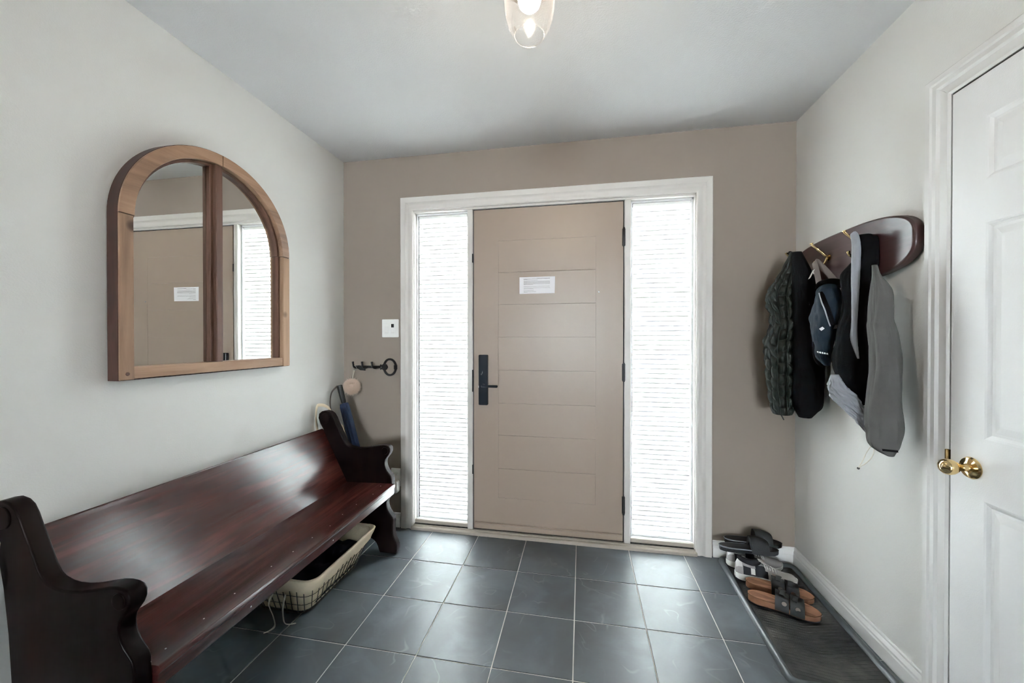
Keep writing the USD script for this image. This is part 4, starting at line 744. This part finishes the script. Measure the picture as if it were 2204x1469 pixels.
def sandal(label, loc, rotz):
    t = thing('cork_sandal', label, 'sandal', loc=loc, rotz=rotz, group='cork sandals on the boot tray')
    L = 0.280; k = 1.12
    part(t, 'sole', rings([foot(L, 0.0, k, ins=0.004), foot(L, 0.001, k), foot(L, 0.006, k * 1.01)]), 'black_rubber', local=True, smooth=40)
    zt = lambda u: 0.034 - 0.008 * np.clip((u - 0.2) / 0.5, 0, 1)
    part(t, 'footbed', rings([foot(L, 0.006, k * 1.0), foot(L, lambda u: zt(u) * 0.6, k * 0.97), foot(L, zt, k * 1.0)], cap=True), 'cork', local=True, smooth=50)
    part(t, 'insole', rings([foot(L, zt, k, ins=0.0015), foot(L, lambda u: zt(u) + 0.0022, k, ins=0.003), foot(L, lambda u: zt(u) - 0.003, k, ins=0.012), foot(L, lambda u: zt(u) - 0.0042, k, ins=0.020), foot(L, lambda u: zt(u) - 0.0046, k, ins=0.028), foot(L, lambda u: zt(u) - 0.0047, k, ins=0.036), foot(L, lambda u: zt(u) - 0.0047, k, ins=0.043)]), 'suede', local=True, smooth=True)
    def band(u0, u1, hgt, slope, n=10):
        R = []
        for s in np.linspace(0, 1, n):
            row_o, row_i = [], []
            for a in np.linspace(-0.15, PI + 0.15, 26):
                u = u0 + (u1 - u0) * s + slope * math.cos(a) * 0.05; w = half(u, k) + 0.003; h = hgt - 0.012 * s
                ca, sa = math.cos(a), math.sin(a); y = 0.010 * math.sin(PI * u) * (u - 0.3)
                row_o.append((L * u, y + (w) * math.copysign(abs(ca) ** 0.7, ca), 0.018 + h * max(sa, -0.3) if sa > 0 else 0.018 + 0.06 * sa))
                row_i.append((L * u, y + (w - 0.0032) * math.copysign(abs(ca) ** 0.7, ca), 0.018 + (h - 0.0032) * sa if sa > 0 else 0.018 + 0.06 * sa))
            R.append(row_o + row_i[::-1])
        return rings(np.array(R))
    s1 = part(t, 'strap', band(0.39, 0.575, 0.060, 0.25), 'sandal_strap', local=True, smooth=50)
    s2 = part(t, 'strap', band(0.59, 0.775, 0.050, 0.25), 'sandal_strap', local=True, smooth=50)
    for s_, u, z, y in ((s1, 0.50, 0.050, -0.036), (s2, 0.675, 0.044, -0.041)):
        part(s_, 'buckle', lathe([(0, 0), (0.0095, 0), (0.0095, 0.002), (0, 0.0028)], (L * u, y - 0.0035, z - 0.004), 18, 'y'), 'buckle_metal', local=True)
    part(t, 'strap_tongue', [tube([(L * 0.47, -0.022, 0.074), (L * 0.49, -0.002, 0.081), (L * 0.51, 0.018, 0.077)], [0.010] * 8 + [0.012] * 6, 8, 14, 0.2, (0, 0, 1)), tube([(L * 0.64, -0.026, 0.062), (L * 0.66, -0.002, 0.069), (L * 0.68, 0.018, 0.064)], [0.010] * 8 + [0.012] * 6, 8, 14, 0.2, (0, 0, 1))], 'sandal_strap', local=True)
    return t
sa = sandal('front cork-soled sandal with two black straps, nearest the camera', (2.368, -0.372, TZ), -20)
dup(sa, 'cork-soled black-strapped sandal tucked between its pair and the running shoes', (2.398, -0.270, TZ), -16)
def slide(label, loc, rotz, rotx):
    t = thing('slide_sandal', label, 'sandal', loc=loc, rotz=rotz, rotx=rotx, group='black slides on top of the running shoes')
    L = 0.292; k = 0.90
    part(t, 'sole', rings([foot(L, 0.0, k, ins=0.004), foot(L, 0.002, k), foot(L, 0.016, k * 1.03), foot(L, lambda u: 0.026 - 0.006 * u, k)]), 'black_rubber', local=True, smooth=40)
    part(t, 'footbed', rings([foot(L, lambda u: 0.0262 - 0.006 * u, k, ins=0.001), foot(L, lambda u: 0.027 - 0.006 * u, k, ins=0.005), foot(L, lambda u: 0.024 - 0.006 * u, k, ins=0.016)]), 'black_rubber', local=True, smooth=True)
    part(t, 'edge_band', tube(np.vstack([foot(L, lambda u: 0.0235 - 0.006 * u, k * 1.0)[::1][60:], foot(L, lambda u: 0.0235 - 0.006 * u, k * 1.0)[:22]]), 0.0035, 6), 'slide_edge', local=True)
    R = []
    for s in np.linspace(0, 1, 12):
        o, i_ = [], []
        for a in np.linspace(0, PI, 30):
            u = 0.50 + 0.30 * s; w = half(u, k) + 0.002; h = 0.072 - 0.018 * s + 0.006 * math.sin(PI * s); ca, sa_ = math.cos(a), math.sin(a)
            u2 = u + 0.02 * abs(ca) * (0.5 - s)
            o.append((L * u2, w * math.copysign(abs(ca) ** 0.75, ca), 0.010 + h * abs(sa_) ** 0.85)); i_.append((L * u2, (w - 0.005) * math.copysign(abs(ca) ** 0.75, ca), 0.010 + (h - 0.005) * abs(sa_) ** 0.85))
        R.append(o + i_[::-1])
    part(t, 'strap', rings(np.array(R)), 'sandal_strap', local=True, smooth=50)
    return t
sd = slide('black slide with a broad strap lying across the running shoes, front one of its pair', (2.318, -0.144, 0.117), 1, 0)
dup(sd, 'black slide tucked behind its pair against the taupe wall', (2.372, -0.057, 0.116), 0, 0)

# ------------------------------------------------------------ ceiling lamp
LX, LY = 1.446, -1.28
t = thing('ceiling_lamp', 'clear glass egg-shaped ceiling lamp with a lit bulb', 'lamp', loc=(LX, LY, H))
part(t, 'canopy', lathe([(0, 2.4395), (0.062, 2.4395), (0.062, 2.425), (0.05, 2.412), (0.02, 2.405), (0, 2.405)][::-1], (LX, LY, 0), 40), 'steel')
part(t, 'stem', lathe([(0, 2.2970), (0.007, 2.2970), (0.007, 2.41), (0, 2.41)], (LX, LY, 0), 16), 'steel')
part(t, 'socket', lathe([(0, 2.2620), (0.016, 2.2620), (0.018, 2.2790), (0.026, 2.2920), (0.026, 2.3170), (0, 2.3270)], (LX, LY, 0), 30), 'steel')
sp = [(0.030, 2.3170), (0.045, 2.3020), (0.060, 2.2720), (0.0685, 2.2320), (0.0705, 2.1970), (0.0680, 2.1620), (0.0610, 2.1320), (0.0520, 2.1110), (0.0415, 2.0950)]
sp = [tuple(q) for q in smooth_path(sp, 40)]
part(t, 'gallery', lathe([(0.0735, 2.2430), (0.0735, 2.2490), (0.0655, 2.2790), (0.050, 2.3050), (0.034, 2.3210), (0.0, 2.3260), (0.0, 2.3230), (0.033, 2.3180), (0.048, 2.3020), (0.0635, 2.2770), (0.0715, 2.2480), (0.0715, 2.2430), (0.0735, 2.2430)], (LX, LY, 0), 48), 'white_plastic')
n_ = 64; ang = np.arange(n_) * 2 * PI / n_
R = np.array([[(LX + r * math.cos(a), LY + r * math.sin(a), z) for a in ang] for r, z in sp])
part(t, 'glass_shade', rings(R, cap=False), 'lamp_glass', smooth=True)
part(t, 'shade_lip', tube(np.array([(LX + 0.0412 * math.cos(a), LY + 0.0412 * math.sin(a), 2.0945) for a in np.linspace(0, 2 * PI, 65)]), 0.0014, 8), 'lamp_glass', smooth=True)
part(t, 'bulb', lathe([(0, 2.1670), (0.012, 2.1685), (0.022, 2.1730), (0.029, 2.1810), (0.0325, 2.1930), (0.032, 2.2060), (0.027, 2.2220), (0.020, 2.2390), (0.0145, 2.2530), (0.013, 2.2630), (0, 2.2640)], (LX, LY, 0), 36), 'bulb_glow', smooth=True)
